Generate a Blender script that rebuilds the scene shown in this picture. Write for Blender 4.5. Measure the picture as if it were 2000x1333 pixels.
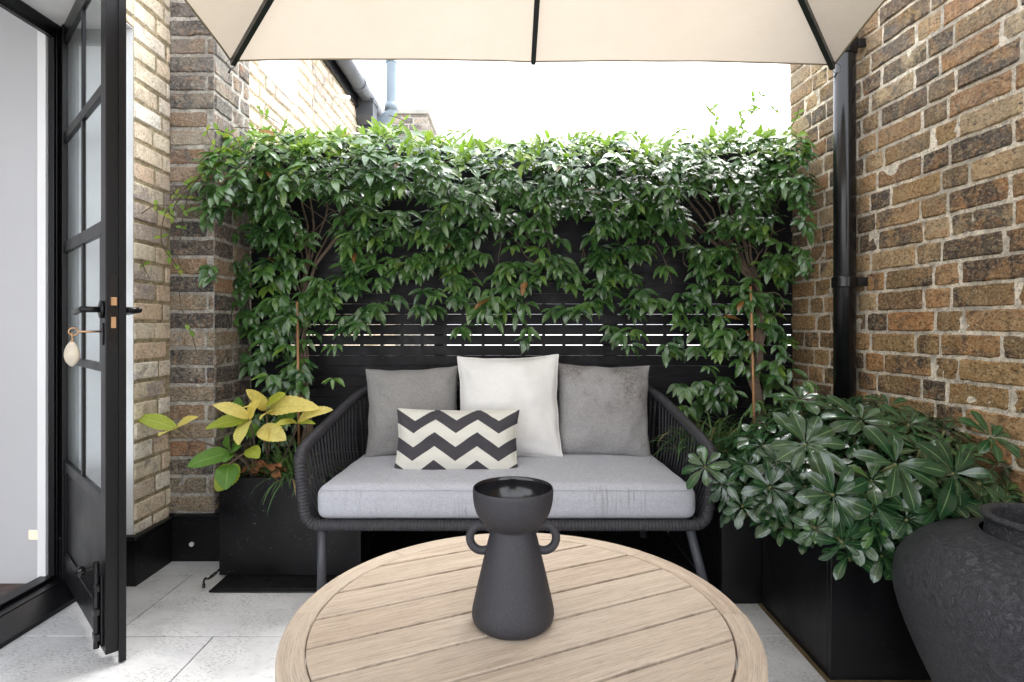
import bpy, math, random
from mathutils import Vector, Matrix, noise, Euler
R = math.radians
random.seed(7)
for o in list(bpy.data.objects): bpy.data.objects.remove(o)
sc = bpy.context.scene; col = sc.collection

# ---------------- camera ----------------
F = 1111.0; HZ = 638.0; CX = 1000.0
cam = bpy.data.cameras.new('camera'); cam.sensor_width = 36; cam.lens = F/2000*36
cam.shift_y = -(666.5-HZ)/2000; cam.clip_start = 0.02; cam.clip_end = 500
camo = bpy.data.objects.new('camera', cam); col.objects.link(camo)
camo.location = (0, 0, 1.0); camo.rotation_euler = (R(90), 0, 0); sc.camera = camo
# ---------------- sky, sun, exposure ----------------
SUN_EL, SUN_AZ = 58, 38        # azimuth measured from +Y towards +X
w = bpy.data.worlds.new('World'); sc.world = w; w.use_nodes = True
nt = w.node_tree; bg = nt.nodes['Background']
sky = nt.nodes.new('ShaderNodeTexSky'); sky.sky_type = 'NISHITA'; sky.sun_disc = False
sky.sun_elevation = R(SUN_EL); sky.sun_rotation = R(SUN_AZ); sky.dust_density = 4; sky.ozone_density = 1; sky.air_density = 1
hs = nt.nodes.new('ShaderNodeHueSaturation'); hs.inputs['Saturation'].default_value = 0.32
nt.links.new(sky.outputs[0], hs.inputs['Color']); cl_ = nt.nodes.new('ShaderNodeMix'); cl_.data_type = 'RGBA'; cl_.inputs[0].default_value = .6; cl_.inputs[7].default_value = (12, 12.4, 13.2, 1)   # cloud layer over the clear sky
nt.links.new(hs.outputs[0], cl_.inputs[6]); nt.links.new(cl_.outputs[2], bg.inputs[0]); bg.inputs[1].default_value = 0.15
sl = bpy.data.lights.new('sun', 'SUN'); sl.energy = 1.9; sl.angle = R(24); sl.color = (1, .98, .95)
so = bpy.data.objects.new('sun', sl); col.objects.link(so)
d = Vector((math.sin(R(SUN_AZ))*math.cos(R(SUN_EL)), math.cos(R(SUN_AZ))*math.cos(R(SUN_EL)), math.sin(R(SUN_EL))))
so.rotation_euler = d.to_track_quat('Z', 'Y').to_euler(); so.location = (3, 3, 6)
vs = sc.view_settings; vs.view_transform = 'Standard'; vs.look = 'None'; vs.exposure = 1.55; vs.gamma = 1
sc.cycles.max_bounces = 8; sc.cycles.transparent_max_bounces = 16

def P(px, py, Y): return Vector(((px-CX)/F*Y, Y, 1-(py-HZ)/F*Y))

# ---------------- object helpers ----------------
def tag(o, label=None, cat=None, group=None, kind=None):
    if label: o['label'] = label
    if cat: o['category'] = cat
    if group: o['group'] = group
    if kind: o['kind'] = kind
    return o
def thing(name, label, cat, loc=(0, 0, 0), group=None):
    o = bpy.data.objects.new(name, None); o.empty_display_size = .1; col.objects.link(o); o.location = loc
    return tag(o, label, cat, group)
def nrm(v):
    v = Vector(v); return v.normalized() if v.length > 1e-9 else Vector((0, 0, 1))
class MB:
    def __init__(s): s.v = []; s.f = []; s.m = []; s.c = []
    def add(s, vs_, fs, mi=0, cols=None):
        b = len(s.v); s.v += [tuple(x) for x in vs_]; s.f += [tuple(b+i for i in f) for f in fs]; s.m += [mi]*len(fs)
        s.c += cols if cols else [(0, 0, 0, 1)]*len(vs_)
    def box(s, x0, x1, y0, y1, z0, z1, mi=0, b=0, T=None, cols=None):
        if b:
            bm_box(s, x0, x1, y0, y1, z0, z1, mi, b, T); return
        vs_ = [Vector((x, y, z)) for x in (x0, x1) for y in (y0, y1) for z in (z0, z1)]
        if T: vs_ = [T@v for v in vs_]
        s.add(vs_, [(0, 1, 3, 2), (4, 6, 7, 5), (0, 4, 5, 1), (2, 3, 7, 6), (0, 2, 6, 4), (1, 5, 7, 3)], mi)
    def tube(s, pts, r, n=8, mi=0, cap=True, rf=None, closed=False):
        pts = [Vector(p) for p in pts]; N = len(pts); rings = []; up = None
        for i, p in enumerate(pts):
            a = pts[(i-1) % N] if (i > 0 or closed) else pts[0]; b = pts[(i+1) % N] if (i < N-1 or closed) else pts[-1]
            t = nrm(b-a)
            if up is None:
                up = Vector((0, 0, 1)) if abs(t.z) < .9 else Vector((0, 1, 0))
            up = nrm(up - t*up.dot(t)); sd = t.cross(up)
            rr = r[i] if isinstance(r, (list, tuple)) else (rf(i) if rf else r)
            rings.append([p+(up*math.cos(k*2*math.pi/n)+sd*math.sin(k*2*math.pi/n))*rr for k in range(n)])
        vv = [v for g in rings for v in g]; fs = []
        for i in range(N if closed else N-1):
            j = (i+1) % N
            for k in range(n): fs.append((i*n+k, i*n+(k+1) % n, j*n+(k+1) % n, j*n+k))
        if cap and not closed: fs += [tuple(range(n-1, -1, -1)), tuple((N-1)*n+k for k in range(n))]
        s.add(vv, fs, mi)
    def lathe(s, prof, c=(0, 0, 0), n=64, mi=0, disp=None):
        c = Vector(c); vv = []; fs = []
        for (r, z) in prof:
            for k in range(n):
                a = k*2*math.pi/n; p = Vector((r*math.cos(a), r*math.sin(a), z))
                if disp: p = disp(p)
                vv.append(p+c)
        for i in range(len(prof)-1):
            for k in range(n): fs.append((i*n+k, i*n+(k+1) % n, (i+1)*n+(k+1) % n, (i+1)*n+k))
        s.add(vv, fs, mi)
    def build(s, name, mats, parent=None, smooth=False, loc=None, rot=None):
        me = bpy.data.meshes.new(name); me.from_pydata(s.v, [], s.f)
        if not isinstance(mats, (list, tuple)): mats = [mats]
        for m in mats: me.materials.append(m)
        me.polygons.foreach_set('material_index', s.m)
        at = me.color_attributes.new('tint', 'FLOAT_COLOR', 'POINT')
        at.data.foreach_set('color', [x for c in s.c for x in c])
        if smooth:
            me.polygons.foreach_set('use_smooth', [True]*len(s.f))
        me.update()
        o = bpy.data.objects.new(name, me); col.objects.link(o)
        if parent: o.parent = parent
        if loc is not None: o.location = loc
        if rot is not None: o.rotation_euler = rot
        return o
def sharp(o, ang=40):
    me = o.data
    me.polygons.foreach_set('use_smooth', [True]*len(me.polygons))
    me.set_sharp_from_angle(angle=R(ang)); return o
def axis_pts(a, b, r, n):
    a, b = min(a, b), max(a, b); k = 4
    L = [a+r*(1-math.cos(i/k*math.pi/2)) for i in range(k)]
    M = [a+r+(b-a-2*r)*i/n for i in range(n+1)]
    return L+M+[b-r*(1-math.cos((k-1-i)/k*math.pi/2)) for i in range(k)]
def bm_box(mb, x0, x1, y0, y1, z0, z1, mi, r, T=None, n=(1, 1, 1), fn=None):
    X, Y, Z = axis_pts(x0, x1, r, n[0]), axis_pts(y0, y1, r, n[1]), axis_pts(z0, z1, r, n[2])
    idx = {}; vv = []; fs = []
    lo = Vector((X[0]+r, Y[0]+r, Z[0]+r)); hi = Vector((X[-1]-r, Y[-1]-r, Z[-1]-r))
    nx, ny, nz = len(X), len(Y), len(Z)
    def vid(i, j, k):
        if (i, j, k) not in idx:
            # push square-shell points to equal-angle rounding
            p = Vector((X[i], Y[j], Z[k])); q = Vector([min(max(p[a], lo[a]), hi[a]) for a in range(3)])
            dd = p-q
            if dd.length > 1e-9: p = q+dd.normalized()*r
            if fn: p = fn(p)
            if T: p = T@p
            idx[(i, j, k)] = len(vv); vv.append(p)
        return idx[(i, j, k)]
    for i in range(nx-1):
        for j in range(ny-1):
            fs.append((vid(i, j, 0), vid(i, j+1, 0), vid(i+1, j+1, 0), vid(i+1, j, 0)))
            fs.append((vid(i, j, nz-1), vid(i+1, j, nz-1), vid(i+1, j+1, nz-1), vid(i, j+1, nz-1)))
        for k in range(nz-1):
            fs.append((vid(i, 0, k), vid(i+1, 0, k), vid(i+1, 0, k+1), vid(i, 0, k+1)))
            fs.append((vid(i, ny-1, k), vid(i, ny-1, k+1), vid(i+1, ny-1, k+1), vid(i+1, ny-1, k)))
    for j in range(ny-1):
        for k in range(nz-1):
            fs.append((vid(0, j, k), vid(0, j, k+1), vid(0, j+1, k+1), vid(0, j+1, k)))
            fs.append((vid(nx-1, j, k), vid(nx-1, j+1, k), vid(nx-1, j+1, k+1), vid(nx-1, j, k+1)))
    mb.add(vv, fs, mi)
def bez(pts, n=8):
    """Catmull-Rom through pts"""
    pts = [Vector(p) for p in pts]; q = [pts[0]*2-pts[1]]+pts+[pts[-1]*2-pts[-2]]; out = []
    for i in range(1, len(q)-2):
        for k in range(n):
            t = k/n; a, b, c, e = q[i-1], q[i], q[i+1], q[i+2]
            out.append(.5*((2*b)+(c-a)*t+(2*a-5*b+4*c-e)*t*t+(3*b-a-3*c+e)*t**3))
    return out+[pts[-1]]
def resample(pts, step):
    L = [0]
    for a, b in zip(pts, pts[1:]): L.append(L[-1]+(b-a).length)
    n = max(2, int(L[-1]/step)); out = []; j = 0
    for i in range(n+1):
        s = L[-1]*i/n
        while j < len(L)-2 and L[j+1] < s: j += 1
        t = (s-L[j])/max(1e-9, L[j+1]-L[j]); out.append(pts[j].lerp(pts[j+1], min(1, t)))
    return out

# ---------------- material helpers ----------------
class NT:
    def __init__(s, name):
        s.m = bpy.data.materials.new(name); s.m.use_nodes = True; s.t = s.m.node_tree; s.b = s.t.nodes['Principled BSDF']
        s.out = s.t.nodes['Material Output']
    def n(s, typ, **kw):
        x = s.t.nodes.new('ShaderNode'+typ)
        for k, v in kw.items():
            if hasattr(x, k) and k not in x.inputs: setattr(x, k, v)
            else: s.set(x, k, v)
        return x
    def set(s, x, k, v):
        i = x.inputs[k]
        if isinstance(v, bpy.types.NodeSocket): s.t.links.new(v, i)
        else:
            if isinstance(v, (tuple, list)) and len(v) == 3 and i.type == 'RGBA': v = (*v, 1)
            i.default_value = v
    def P(s, **kw):
        for k, v in kw.items(): s.set(s.b, k.replace('_', ' '), v)
    def coord(s, kind='Object'): return s.n('TexCoord').outputs[kind]
    def mapping(s, v, scale=(1, 1, 1), loc=(0, 0, 0), rot=(0, 0, 0)):
        m = s.n('Mapping'); s.t.links.new(v, m.inputs[0]); m.inputs['Scale'].default_value = scale
        m.inputs['Location'].default_value = loc; m.inputs['Rotation'].default_value = rot; return m.outputs[0]
    def noise(s, v, scale, detail=4, rough=.55, dist=0):
        x = s.n('TexNoise'); s.t.links.new(v, x.inputs['Vector']); x.inputs['Scale'].default_value = scale
        x.inputs['Detail'].default_value = detail; x.inputs['Roughness'].default_value = rough; x.inputs['Distortion'].default_value = dist
        return x.outputs['Fac']
    def vor(s, v, scale, feature='F1'):
        x = s.n('TexVoronoi'); x.feature = feature; s.t.links.new(v, x.inputs['Vector']); x.inputs['Scale'].default_value = scale
        return x.outputs['Distance']
    def ramp(s, f, stops):
        x = s.n('ValToRGB'); s.t.links.new(f, x.inputs[0]); e = x.color_ramp.elements
        while len(e) < len(stops): e.new(.5)
        for el, (p, c) in zip(e, stops):
            el.position = p; el.color = (c, c, c, 1) if isinstance(c, (int, float)) else (*c, 1)
        return x.outputs[0]
    def mix(s, f, a, b, typ='MIX'):
        x = s.n('Mix'); x.data_type = 'RGBA'; x.blend_type = typ
        for k, v in ((0, f), (6, a), (7, b)):
            if isinstance(v, bpy.types.NodeSocket): s.t.links.new(v, x.inputs[k])
            elif isinstance(v, (tuple, list)): x.inputs[k].default_value = (*v, 1)[:4]
            else: x.inputs[k].default_value = v if k == 0 else (v, v, v, 1)
        return x.outputs[2]
    def math(s, op, a, b=0.0, c=None):
        x = s.n('Math'); x.operation = op
        for k, v in ((0, a), (1, b), (2, c)):
            if v is None: continue
            if isinstance(v, bpy.types.NodeSocket): s.t.links.new(v, x.inputs[k])
            else: x.inputs[k].default_value = v
        return x.outputs[0]
    def sep(s, c):
        x = s.n('SeparateColor'); s.t.links.new(c, x.inputs[0]); return x.outputs
    def xyz(s, c):
        x = s.n('SeparateXYZ'); s.t.links.new(c, x.inputs[0]); return x.outputs
    def attr(s, name='tint'):
        x = s.n('Attribute'); x.attribute_name = name; return x.outputs['Color']
    def bump(s, h, strength=.3, dist=.01, prev=None):
        x = s.n('Bump'); s.t.links.new(h, x.inputs['Height']); x.inputs['Strength'].default_value = strength; x.inputs['Distance'].default_value = dist
        if prev is not None: s.t.links.new(prev, x.inputs['Normal'])
        s.t.links.new(x.outputs[0], s.b.inputs['Normal']); return x.outputs[0]
def simple(name, c, rough=.5, var=.15, nscale=6, bump=.0, bscale=200, metal=0, spec=.5, speck=0, speckcol=(.5, .5, .5), bdist=.002, rvar=.12):
    m = NT(name); co = m.coord(); n1 = m.noise(co, nscale, 5)
    a = tuple(x*(1-var) for x in c); b = tuple(min(1, x*(1+var)) for x in c)
    cc = m.ramp(n1, [(.3, a), (.7, b)])
    if speck:
        v = m.noise(co, 140, 2, .5); f = m.ramp(v, [(speck, 0), (speck+.03, 1)]); cc = m.mix(f, cc, speckcol)
    m.P(Base_Color=cc, Metallic=metal)
    m.set(m.b, 'Specular IOR Level', spec)
    m.P(Roughness=m.ramp(m.noise(co, nscale*2.3, 4), [(.3, max(.02, rough-rvar)), (.7, min(1, rough+rvar))]))
    if bump: m.bump(m.noise(co, bscale, 4), bump, bdist)
    return m.m

def brick_mat(name, pale, ochre, orange, dark, soot=.5, contrast=1.0, upper=.8):
    m = NT(name); co = m.coord(); t = m.sep(m.attr())
    half_ = tuple((a+b)/2 for a, b in zip(ochre, dark))
    base = m.ramp(t[0], [(0, ochre), (.2, half_), (.4, ochre), (.55, orange), (.72, pale), (.86, tuple((a+b)/2 for a, b in zip(ochre, orange))), (1, dark)])
    nb = m.noise(co, 8, 8, .68, .6); nf = m.noise(co, 46, 8, .78, .3); nm = m.noise(co, 24, 7, .7, .8)
    th = m.math('ADD', nb, m.math('MULTIPLY', m.math('SUBTRACT', t[1], .5), .32))
    blot = m.ramp(th, [(soot, 0), (soot+.10, 1)])
    c1 = m.mix(m.math('MULTIPLY', blot, .88), base, dark)
    c2 = m.mix(m.ramp(nf, [(.50, 0), (.62, .5*contrast)]), c1, pale)
    c3 = m.mix(m.ramp(nm, [(.50, .0), (.66, .6)]), c2, orange)
    c4 = m.mix(m.ramp(m.noise(co, 18, 7, .7, .6), [(.52, 0), (.64, .55)]), c3, tuple(x*.45 for x in ochre))
    fine = m.noise(m.mapping(co, (1, 1, 1.5)), 85, 6, .82); c5 = m.mix(m.ramp(fine, [(.38, .9*contrast), (.47, 0)]), c4, tuple(x*.5 for x in dark))
    c5 = m.mix(m.ramp(fine, [(.54, 0), (.63, .6*contrast)]), c5, tuple(min(1, x*1.35) for x in pale))
    pit = m.vor(co, 80); pits = m.ramp(pit, [(.10, 1), (.22, 0)]); pm = m.math('MULTIPLY', pits, m.ramp(m.noise(co, 12, 2), [(.45, 0), (.55, 1)]))
    c6 = m.mix(m.math('MULTIPLY', pm, .85), c5, (.012, .01, .01))
    m.P(Base_Color=c6, Roughness=.88); m.set(m.b, 'Specular IOR Level', .3)
    zz = m.xyz(co)[2]
    rg = m.n('TexNoise'); rg.noise_type = 'RIDGED_MULTIFRACTAL'; m.t.links.new(m.mapping(co, (1, 1, 1.6)), rg.inputs['Vector']); rg.inputs['Scale'].default_value = 17; rg.inputs['Detail'].default_value = 6; rg.inputs['Roughness'].default_value = .6
    crk = m.ramp(rg.outputs['Fac'], [(.45, 0), (.75, 1)])
    wz_ = m.math('MULTIPLY', m.ramp(m.math('MULTIPLY', m.math('SUBTRACT', zz, 1.15), .8), [(0, 0), (1, 1)]), m.ramp(m.noise(co, 5, 6, .7), [(.42, .1), (.6, .75)]))
    c6 = m.mix(m.math('MULTIPLY', wz_, upper), c6, (.27, .255, .235))
    c6 = m.mix(m.math('MULTIPLY', crk, .55*contrast), c6, tuple(x*.6 for x in dark))
    m.P(Base_Color=c6)
    h = m.math('SUBTRACT', m.math('ADD', m.math('ADD', m.math('MULTIPLY', m.noise(co, 150, 3, .7), .5), m.math('SUBTRACT', m.math('MULTIPLY', nf, .9), m.math('MULTIPLY', crk, .5))), m.math('MULTIPLY', nm, 1.6)), m.math('MULTIPLY', pm, .9))
    m.bump(h, min(1, contrast), .013*contrast)
    return m.m
def mortar_mat(name, c):
    m = NT(name); co = m.coord()
    cc = m.ramp(m.noise(co, 30, 8, .75), [(.38, tuple(x*.5 for x in c)), (.5, tuple(x*.9 for x in c)), (.62, tuple(min(1, x*1.2) for x in c))])
    cc = m.mix(m.ramp(m.noise(co, 160, 3), [(.56, 0), (.62, .7)]), cc, tuple(x*.25 for x in c))
    cc = m.mix(m.ramp(m.noise(co, 4, 5), [(.48, 0), (.62, .55)]), cc, tuple(x*.4 for x in c))
    m.P(Base_Color=cc, Roughness=.95); m.bump(m.noise(co, 70, 6, .78), 1, .008); return m.m
def leaf_mat(name, c0, c1, rib, rough=.3, trans=.25, young=None, rare=None, coat=0.0, back=None, tmix=.5, spec=.5, vn=1.0):
    m = NT(name); t = m.sep(m.attr()); co = m.coord()
    c = m.ramp(t[0], [(0, c0), (.75, c1), (.93, young or c1), (1, rare or young or c1)])
    c = m.mix(m.ramp(m.noise(co, 60, 3), [(.35, 0), (.7, .35)]), c, tuple(x*.6 for x in c0))
    ribf = m.ramp(t[1], [(.02, 1), (.10, 0)])
    vein = m.math('SINE', m.math('MULTIPLY', m.math('ADD', t[2], m.math('MULTIPLY', t[1], -.25)), 55))
    c = m.mix(m.math('MULTIPLY', ribf, .6), c, rib)
    c = m.mix(m.ramp(vein, [(.9, 0), (1, .13*vn)]), c, rib)
    if back:
        g = m.n('NewGeometry').outputs['Backfacing']; c = m.mix(g, c, back)
    m.P(Base_Color=c, Roughness=m.ramp(m.noise(co, 40, 3), [(.3, rough*.8), (.7, rough*1.3)]))
    m.set(m.b, 'Coat Weight', coat); m.set(m.b, 'Coat Roughness', .15)
    m.bump(m.math('ADD', m.math('MULTIPLY', vein, .3*vn), m.noise(co, 70, 2)), .25, .003)
    m.set(m.b, 'Specular IOR Level', spec)
    tr = m.n('BsdfTranslucent'); m.t.links.new(m.mix(tmix, c, (.25, .45, .03)), tr.inputs[0])
    ms = m.n('MixShader'); ms.inputs[0].default_value = trans
    m.t.links.new(m.b.outputs[0], ms.inputs[1]); m.t.links.new(tr.outputs[0], ms.inputs[2]); m.t.links.new(ms.outputs[0], m.out.inputs[0])
    return m.m
def fabric(name, c, c2, scale=420, stain=None, rough=.9, bump=.5, streak=None):
    m = NT(name); co = m.coord()
    wx = m.noise(m.mapping(co, (1, .2, .16)), scale, 3, .7); wz = m.noise(m.mapping(co, (.16, .2, 1)), scale, 3, .7)
    wv = m.math('MULTIPLY', m.math('ADD', wx, wz), .5)
    cc = m.mix(m.ramp(wv, [(.4, 0), (.6, 1)]), c, c2)
    cc = m.mix(m.ramp(m.noise(co, 9, 5), [(.35, .0), (.75, .15)]), cc, tuple(x*.72 for x in c))
    if stain:
        zz = m.xyz(co)[2]
        f = m.math('MULTIPLY', m.ramp(m.noise(co, 7, 4, .6, .5), [(.42, 0), (.62, 1)]), m.ramp(m.noise(co, 75, 5, .75), [(.40, .15), (.6, .9)]))
        f = m.math('MULTIPLY', f, m.ramp(m.math('ADD', m.math('MULTIPLY', zz, 2.2), .5), [(.3, .2), (.8, 1)]))
        cc = m.mix(f, cc, stain)
    if streak:
        x, y, z = m.xyz(co)[0:3]
        s1 = m.noise(m.mapping(co, (1, .02, .06)), 120, 3, .7)
        f = m.math('MULTIPLY', m.ramp(s1, [(.50, 0), (.62, 1)]), m.ramp(m.noise(co, 3.5, 3), [(.45, 0), (.6, 1)]))
        g = m.ramp(m.noise(co, 2.5, 4), [(.4, 0), (.7, 1)])
        f = m.math('MAXIMUM', f, m.math('MULTIPLY', g, .25))
        f = m.math('MULTIPLY', f, m.ramp(m.math('MULTIPLY', m.math('ADD', y, .27), -25), [(.0, 0), (1, 1)]))
        f = m.math('MULTIPLY', f, .55)
        cc = m.mix(f, cc, streak)
    m.P(Base_Color=cc, Roughness=rough); m.set(m.b, 'Specular IOR Level', .2); m.set(m.b, 'Sheen Weight', .15)
    b1 = m.bump(wv, bump, .0012); m.bump(m.noise(co, 14, 4, .6), .25, .01, b1)
    return m.m

M = {}
M['brick_right'] = brick_mat('brick_right', (.60, .46, .27), (.43, .27, .115), (.47, .225, .085), (.050, .043, .042), .52)
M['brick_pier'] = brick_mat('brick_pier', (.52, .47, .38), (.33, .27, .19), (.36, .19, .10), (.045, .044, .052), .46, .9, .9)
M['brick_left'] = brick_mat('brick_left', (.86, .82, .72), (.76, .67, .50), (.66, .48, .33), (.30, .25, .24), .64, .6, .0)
M['mortar_right'] = mortar_mat('mortar_right', (.80, .71, .57))
M['mortar_pier'] = mortar_mat('mortar_pier', (.50, .47, .42))
M['mortar_left'] = mortar_mat('mortar_left', (.46, .38, .24))
M['black_paint'] = simple('black_paint', (.0055, .0055, .0065), .40, .4, 4, .1, 60, speck=.72, speckcol=(.16, .16, .16), spec=.3)
M['black_gloss'] = simple('black_gloss', (.005, .005, .006), .22, .2, 3, .04, 12, spec=.45, rvar=.06)
M['door_black'] = simple('door_black', (.0042, .0042, .005), .34, .1, 3, spec=.32, rvar=.04)
M['fence_black'] = simple('fence_black', (.006, .0055, .008), .55, .3, 9, .3, 90, spec=.3)
M['white_paint'] = simple('white_paint', (.78, .78, .78), .6, .03, 3, .1, 120)
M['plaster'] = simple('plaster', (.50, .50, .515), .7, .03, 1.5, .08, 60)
M['white_render'] = simple('white_render', (.86, .86, .86), .8, .05, 6, .5, 150)
M['grey_pipe'] = simple('grey_pipe', (.20, .25, .29), .4, .1, 5)
M['lead_pipe'] = simple('lead_pipe', (.07, .075, .085), .4, .2, 8)
M['stone'] = simple('stone', (.36, .35, .31), .85, .2, 6, .4, 60)
M['brass'] = simple('brass', (.55, .33, .18), .35, .15, 40, metal=.9)
M['rope'] = simple('rope', (.030, .029, .035), .60, .2, 30, .3, 300)
M['sofa_metal'] = simple('sofa_metal', (.055, .058, .070), .5, .1, 12)
M['twig'] = simple('twig', (.12, .085, .06), .8, .3, 40, .5, 120)
M['stem_green'] = simple('stem_green', (.13, .14, .05), .6, .25, 30)
M['cane'] = simple('cane', (.42, .22, .10), .6, .2, 20, .2, 80)
M['soil'] = simple('soil', (.045, .028, .018), .95, .5, 40, 1, 80, bdist=.01)
M['timber'] = simple('timber', (.12, .085, .04), .85, .4, 12, .5, 90)
M['ground'] = simple('ground', (.42, .41, .38), .9, .15, 3, .3, 30)
M['wood_floor'] = simple('wood_floor', (.055, .028, .018), .45, .3, 9)
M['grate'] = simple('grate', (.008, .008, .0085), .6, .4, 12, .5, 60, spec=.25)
M['stoneware_pebble'] = simple('stoneware_pebble', (.52, .46, .37), .7, .12, 60, .2, 200)
M['cord'] = simple('cord', (.35, .22, .12), .8, .2, 60)
M['dead_leaf'] = simple('dead_leaf', (.30, .12, .05), .8, .3, 40, .3, 90)
M['jasmine'] = leaf_mat('jasmine', (.013, .060, .022), (.095, .215, .048), (.16, .30, .08), .23, .14, spec=1.0, coat=.35, young=(.22, .34, .04), rare=(.30, .12, .04), back=(.08, .15, .06))
M['jasmine_young'] = leaf_mat('jasmine_young', (.13, .26, .03), (.26, .40, .045), (.3, .42, .1), .35, .35, young=(.33, .33, .04), rare=(.38, .12, .03))
M['pitt'] = leaf_mat('pitt', (.010, .040, .018), (.028, .078, .027), (.20, .32, .13), .20, .06, young=(.09, .20, .035), coat=.2, spec=.75, vn=.2, back=(.08, .14, .07))
M['hyd_yellow'] = leaf_mat('hyd_yellow', (.84, .68, .16), (.88, .77, .26), (.60, .55, .16), .5, .3, young=(.56, .58, .08), tmix=.08)
M['hyd_lime'] = leaf_mat('hyd_lime', (.38, .46, .05), (.48, .52, .06), (.5, .58, .16), .5, .3, tmix=.15)
M['hyd_green'] = leaf_mat('hyd_green', (.08, .20, .025), (.13, .28, .035), (.26, .42, .09), .45, .3)
M['strap'] = leaf_mat('strap', (.030, .070, .022), (.065, .14, .04), (.14, .24, .08), .38, .15, young=(.15, .24, .05), rare=(.34, .24, .12))
# paving
m = NT('paving_stone'); co = m.coord(); t = m.sep(m.attr())
base = m.ramp(m.noise(m.mapping(co, (1, 1.6, 1), rot=(0, 0, .3)), 2.2, 6, .6, .8), [(.3, (.46, .46, .47)), (.5, (.60, .60, .60)), (.72, (.68, .68, .67))])
base = m.mix(m.math('MULTIPLY', t[0], .18), base, (.42, .42, .44))
sp = m.math('MULTIPLY', m.ramp(m.noise(m.mapping(co, (1, 2.2, 1), rot=(0, 0, .35)), 85, 5, .8), [(.52, 0), (.60, 1)]), m.ramp(m.noise(co, 6, 4), [(.42, 0), (.58, 1)]))
base = m.mix(m.math('MULTIPLY', sp, .75), base, (.13, .125, .12))
sp2 = m.ramp(m.noise(m.mapping(co, (1, 2, 1), rot=(0, 0, .35)), 24, 5, .7), [(.56, 0), (.70, .5)]); base = m.mix(sp2, base, (.22, .22, .23))
m.P(Base_Color=base, Roughness=.7); m.bump(m.noise(co, 60, 5, .7), .25, .004); M['paving'] = m.m
# tabletop wood; local X = grain
def wood(name, rot):
    m = NT(name); co = m.coord(); t = m.sep(m.attr())
    off = m.n('CombineXYZ'); m.t.links.new(m.math('MULTIPLY', t[0], 30), off.inputs[1]); m.t.links.new(m.math('MULTIPLY', t[0], 13), off.inputs[0])
    va = m.n('VectorMath'); va.operation = 'ADD'; m.t.links.new(m.mapping(co, (1, 1, 1), rot=(0, 0, -rot)) if rot is not None else m.attr('grain'), va.inputs[0]); m.t.links.new(off.outputs[0], va.inputs[1])
    g = va.outputs[0]
    n1 = m.noise(m.mapping(g, (.5, 14, 1)), 5, 5, .6, .6); n2 = m.noise(m.mapping(g, (1, 30, 1)), 14, 5, .75, .2)
    c = m.ramp(n1, [(.3, (.385, .305, .23)), (.5, (.475, .385, .30)), (.7, (.545, .455, .36))])
    c = m.mix(m.ramp(n2, [(.40, .6), (.50, 0)]), c, (.20, .15, .11))
    c = m.mix(m.ramp(m.noise(m.mapping(g, (1, 22, 1)), 50, 3, .7), [(.57, 0), (.66, .5)]), c, (.18, .12, .08))
    c = m.mix(m.math('MULTIPLY', t[0], .22), c, (.58, .53, .46))
    m.P(Base_Color=c, Roughness=.62); m.set(m.b, 'Specular IOR Level', .35)
    m.bump(n2, .35, .0015); return m.m
TA = R(25)
M['table_slat'] = wood('table_slat', TA); M['table_rim'] = wood('table_rim', None)
# ceramics
m = NT('stoneware'); co = m.coord()
c = m.mix(m.ramp(m.noise(co, 520, 2), [(.63, 0), (.70, .4)]), (.024, .0235, .029), (.17, .17, .19))
m.P(Base_Color=c, Roughness=.62); m.bump(m.noise(co, 420, 3, .6), .35, .001); M['stoneware'] = m.m
M['glaze'] = simple('glaze', (.012, .011, .013), .16, .1, 10, rvar=.03)
m = NT('urn_clay'); co = m.coord()
n1 = m.noise(co, 62, 4, .6, .7); n2 = m.noise(co, 170, 4, .7)
c = m.mix(m.ramp(m.noise(co, 230, 2), [(.70, 0), (.74, .5)]), m.ramp(n1, [(.3, (.018, .018, .023)), (.7, (.030, .030, .037))]), (.22, .22, .22))
m.P(Base_Color=c, Roughness=.42); h = m.math('ADD', m.ramp(n1, [(.42, 0), (.50, .8), (.58, .2), (.7, .9)]), m.math('MULTIPLY', n2, .5)); m.bump(h, .8, .004); M['urn'] = m.m
M['fab_seat'] = fabric('fab_seat', (.36, .37, .415), (.49, .50, .545), 480, bump=.25, streak=(.13, .135, .13))
M['fab_grey'] = fabric('fab_grey', (.225, .22, .218), (.335, .33, .325), 520, bump=.25)
M['fab_grey_stained'] = fabric('fab_grey_stained', (.25, .245, .245), (.37, .365, .37), 520, bump=.25, stain=(.11, .09, .075))
M['fab_white'] = fabric('fab_white', (.74, .735, .72), (.82, .815, .80), 600, bump=.2)
# zigzag cloth
m = NT('fab_zigzag'); co = m.coord(); x, y, z = m.xyz(co)[0:3]
tri = m.math('PINGPONG', x, .085)                       # 0 at trough (centre) .. .085 at peak
v = m.math('SUBTRACT', z, m.math('MULTIPLY', tri, .68))
v = m.math('FRACT', m.math('DIVIDE', m.math('ADD', v, .9365), .107))
dark = m.math('LESS_THAN', v, .5)
wv = m.noise(m.mapping(co, (1, 1, .1)), 600, 3, .7); wv2 = m.noise(m.mapping(co, (.1, 1, 1)), 600, 3, .7); wvv = m.math('ADD', wv, wv2)
lc = m.ramp(wvv, [(.4, (.44, .43, .38)), (.62, (.64, .63, .57))]); dc = m.ramp(wvv, [(.4, (.028, .026, .032)), (.62, (.05, .047, .055))])
m.P(Base_Color=m.mix(dark, lc, dc), Roughness=.9); m.bump(wvv, .4, .001); M['fab_zigzag'] = m.m
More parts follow.
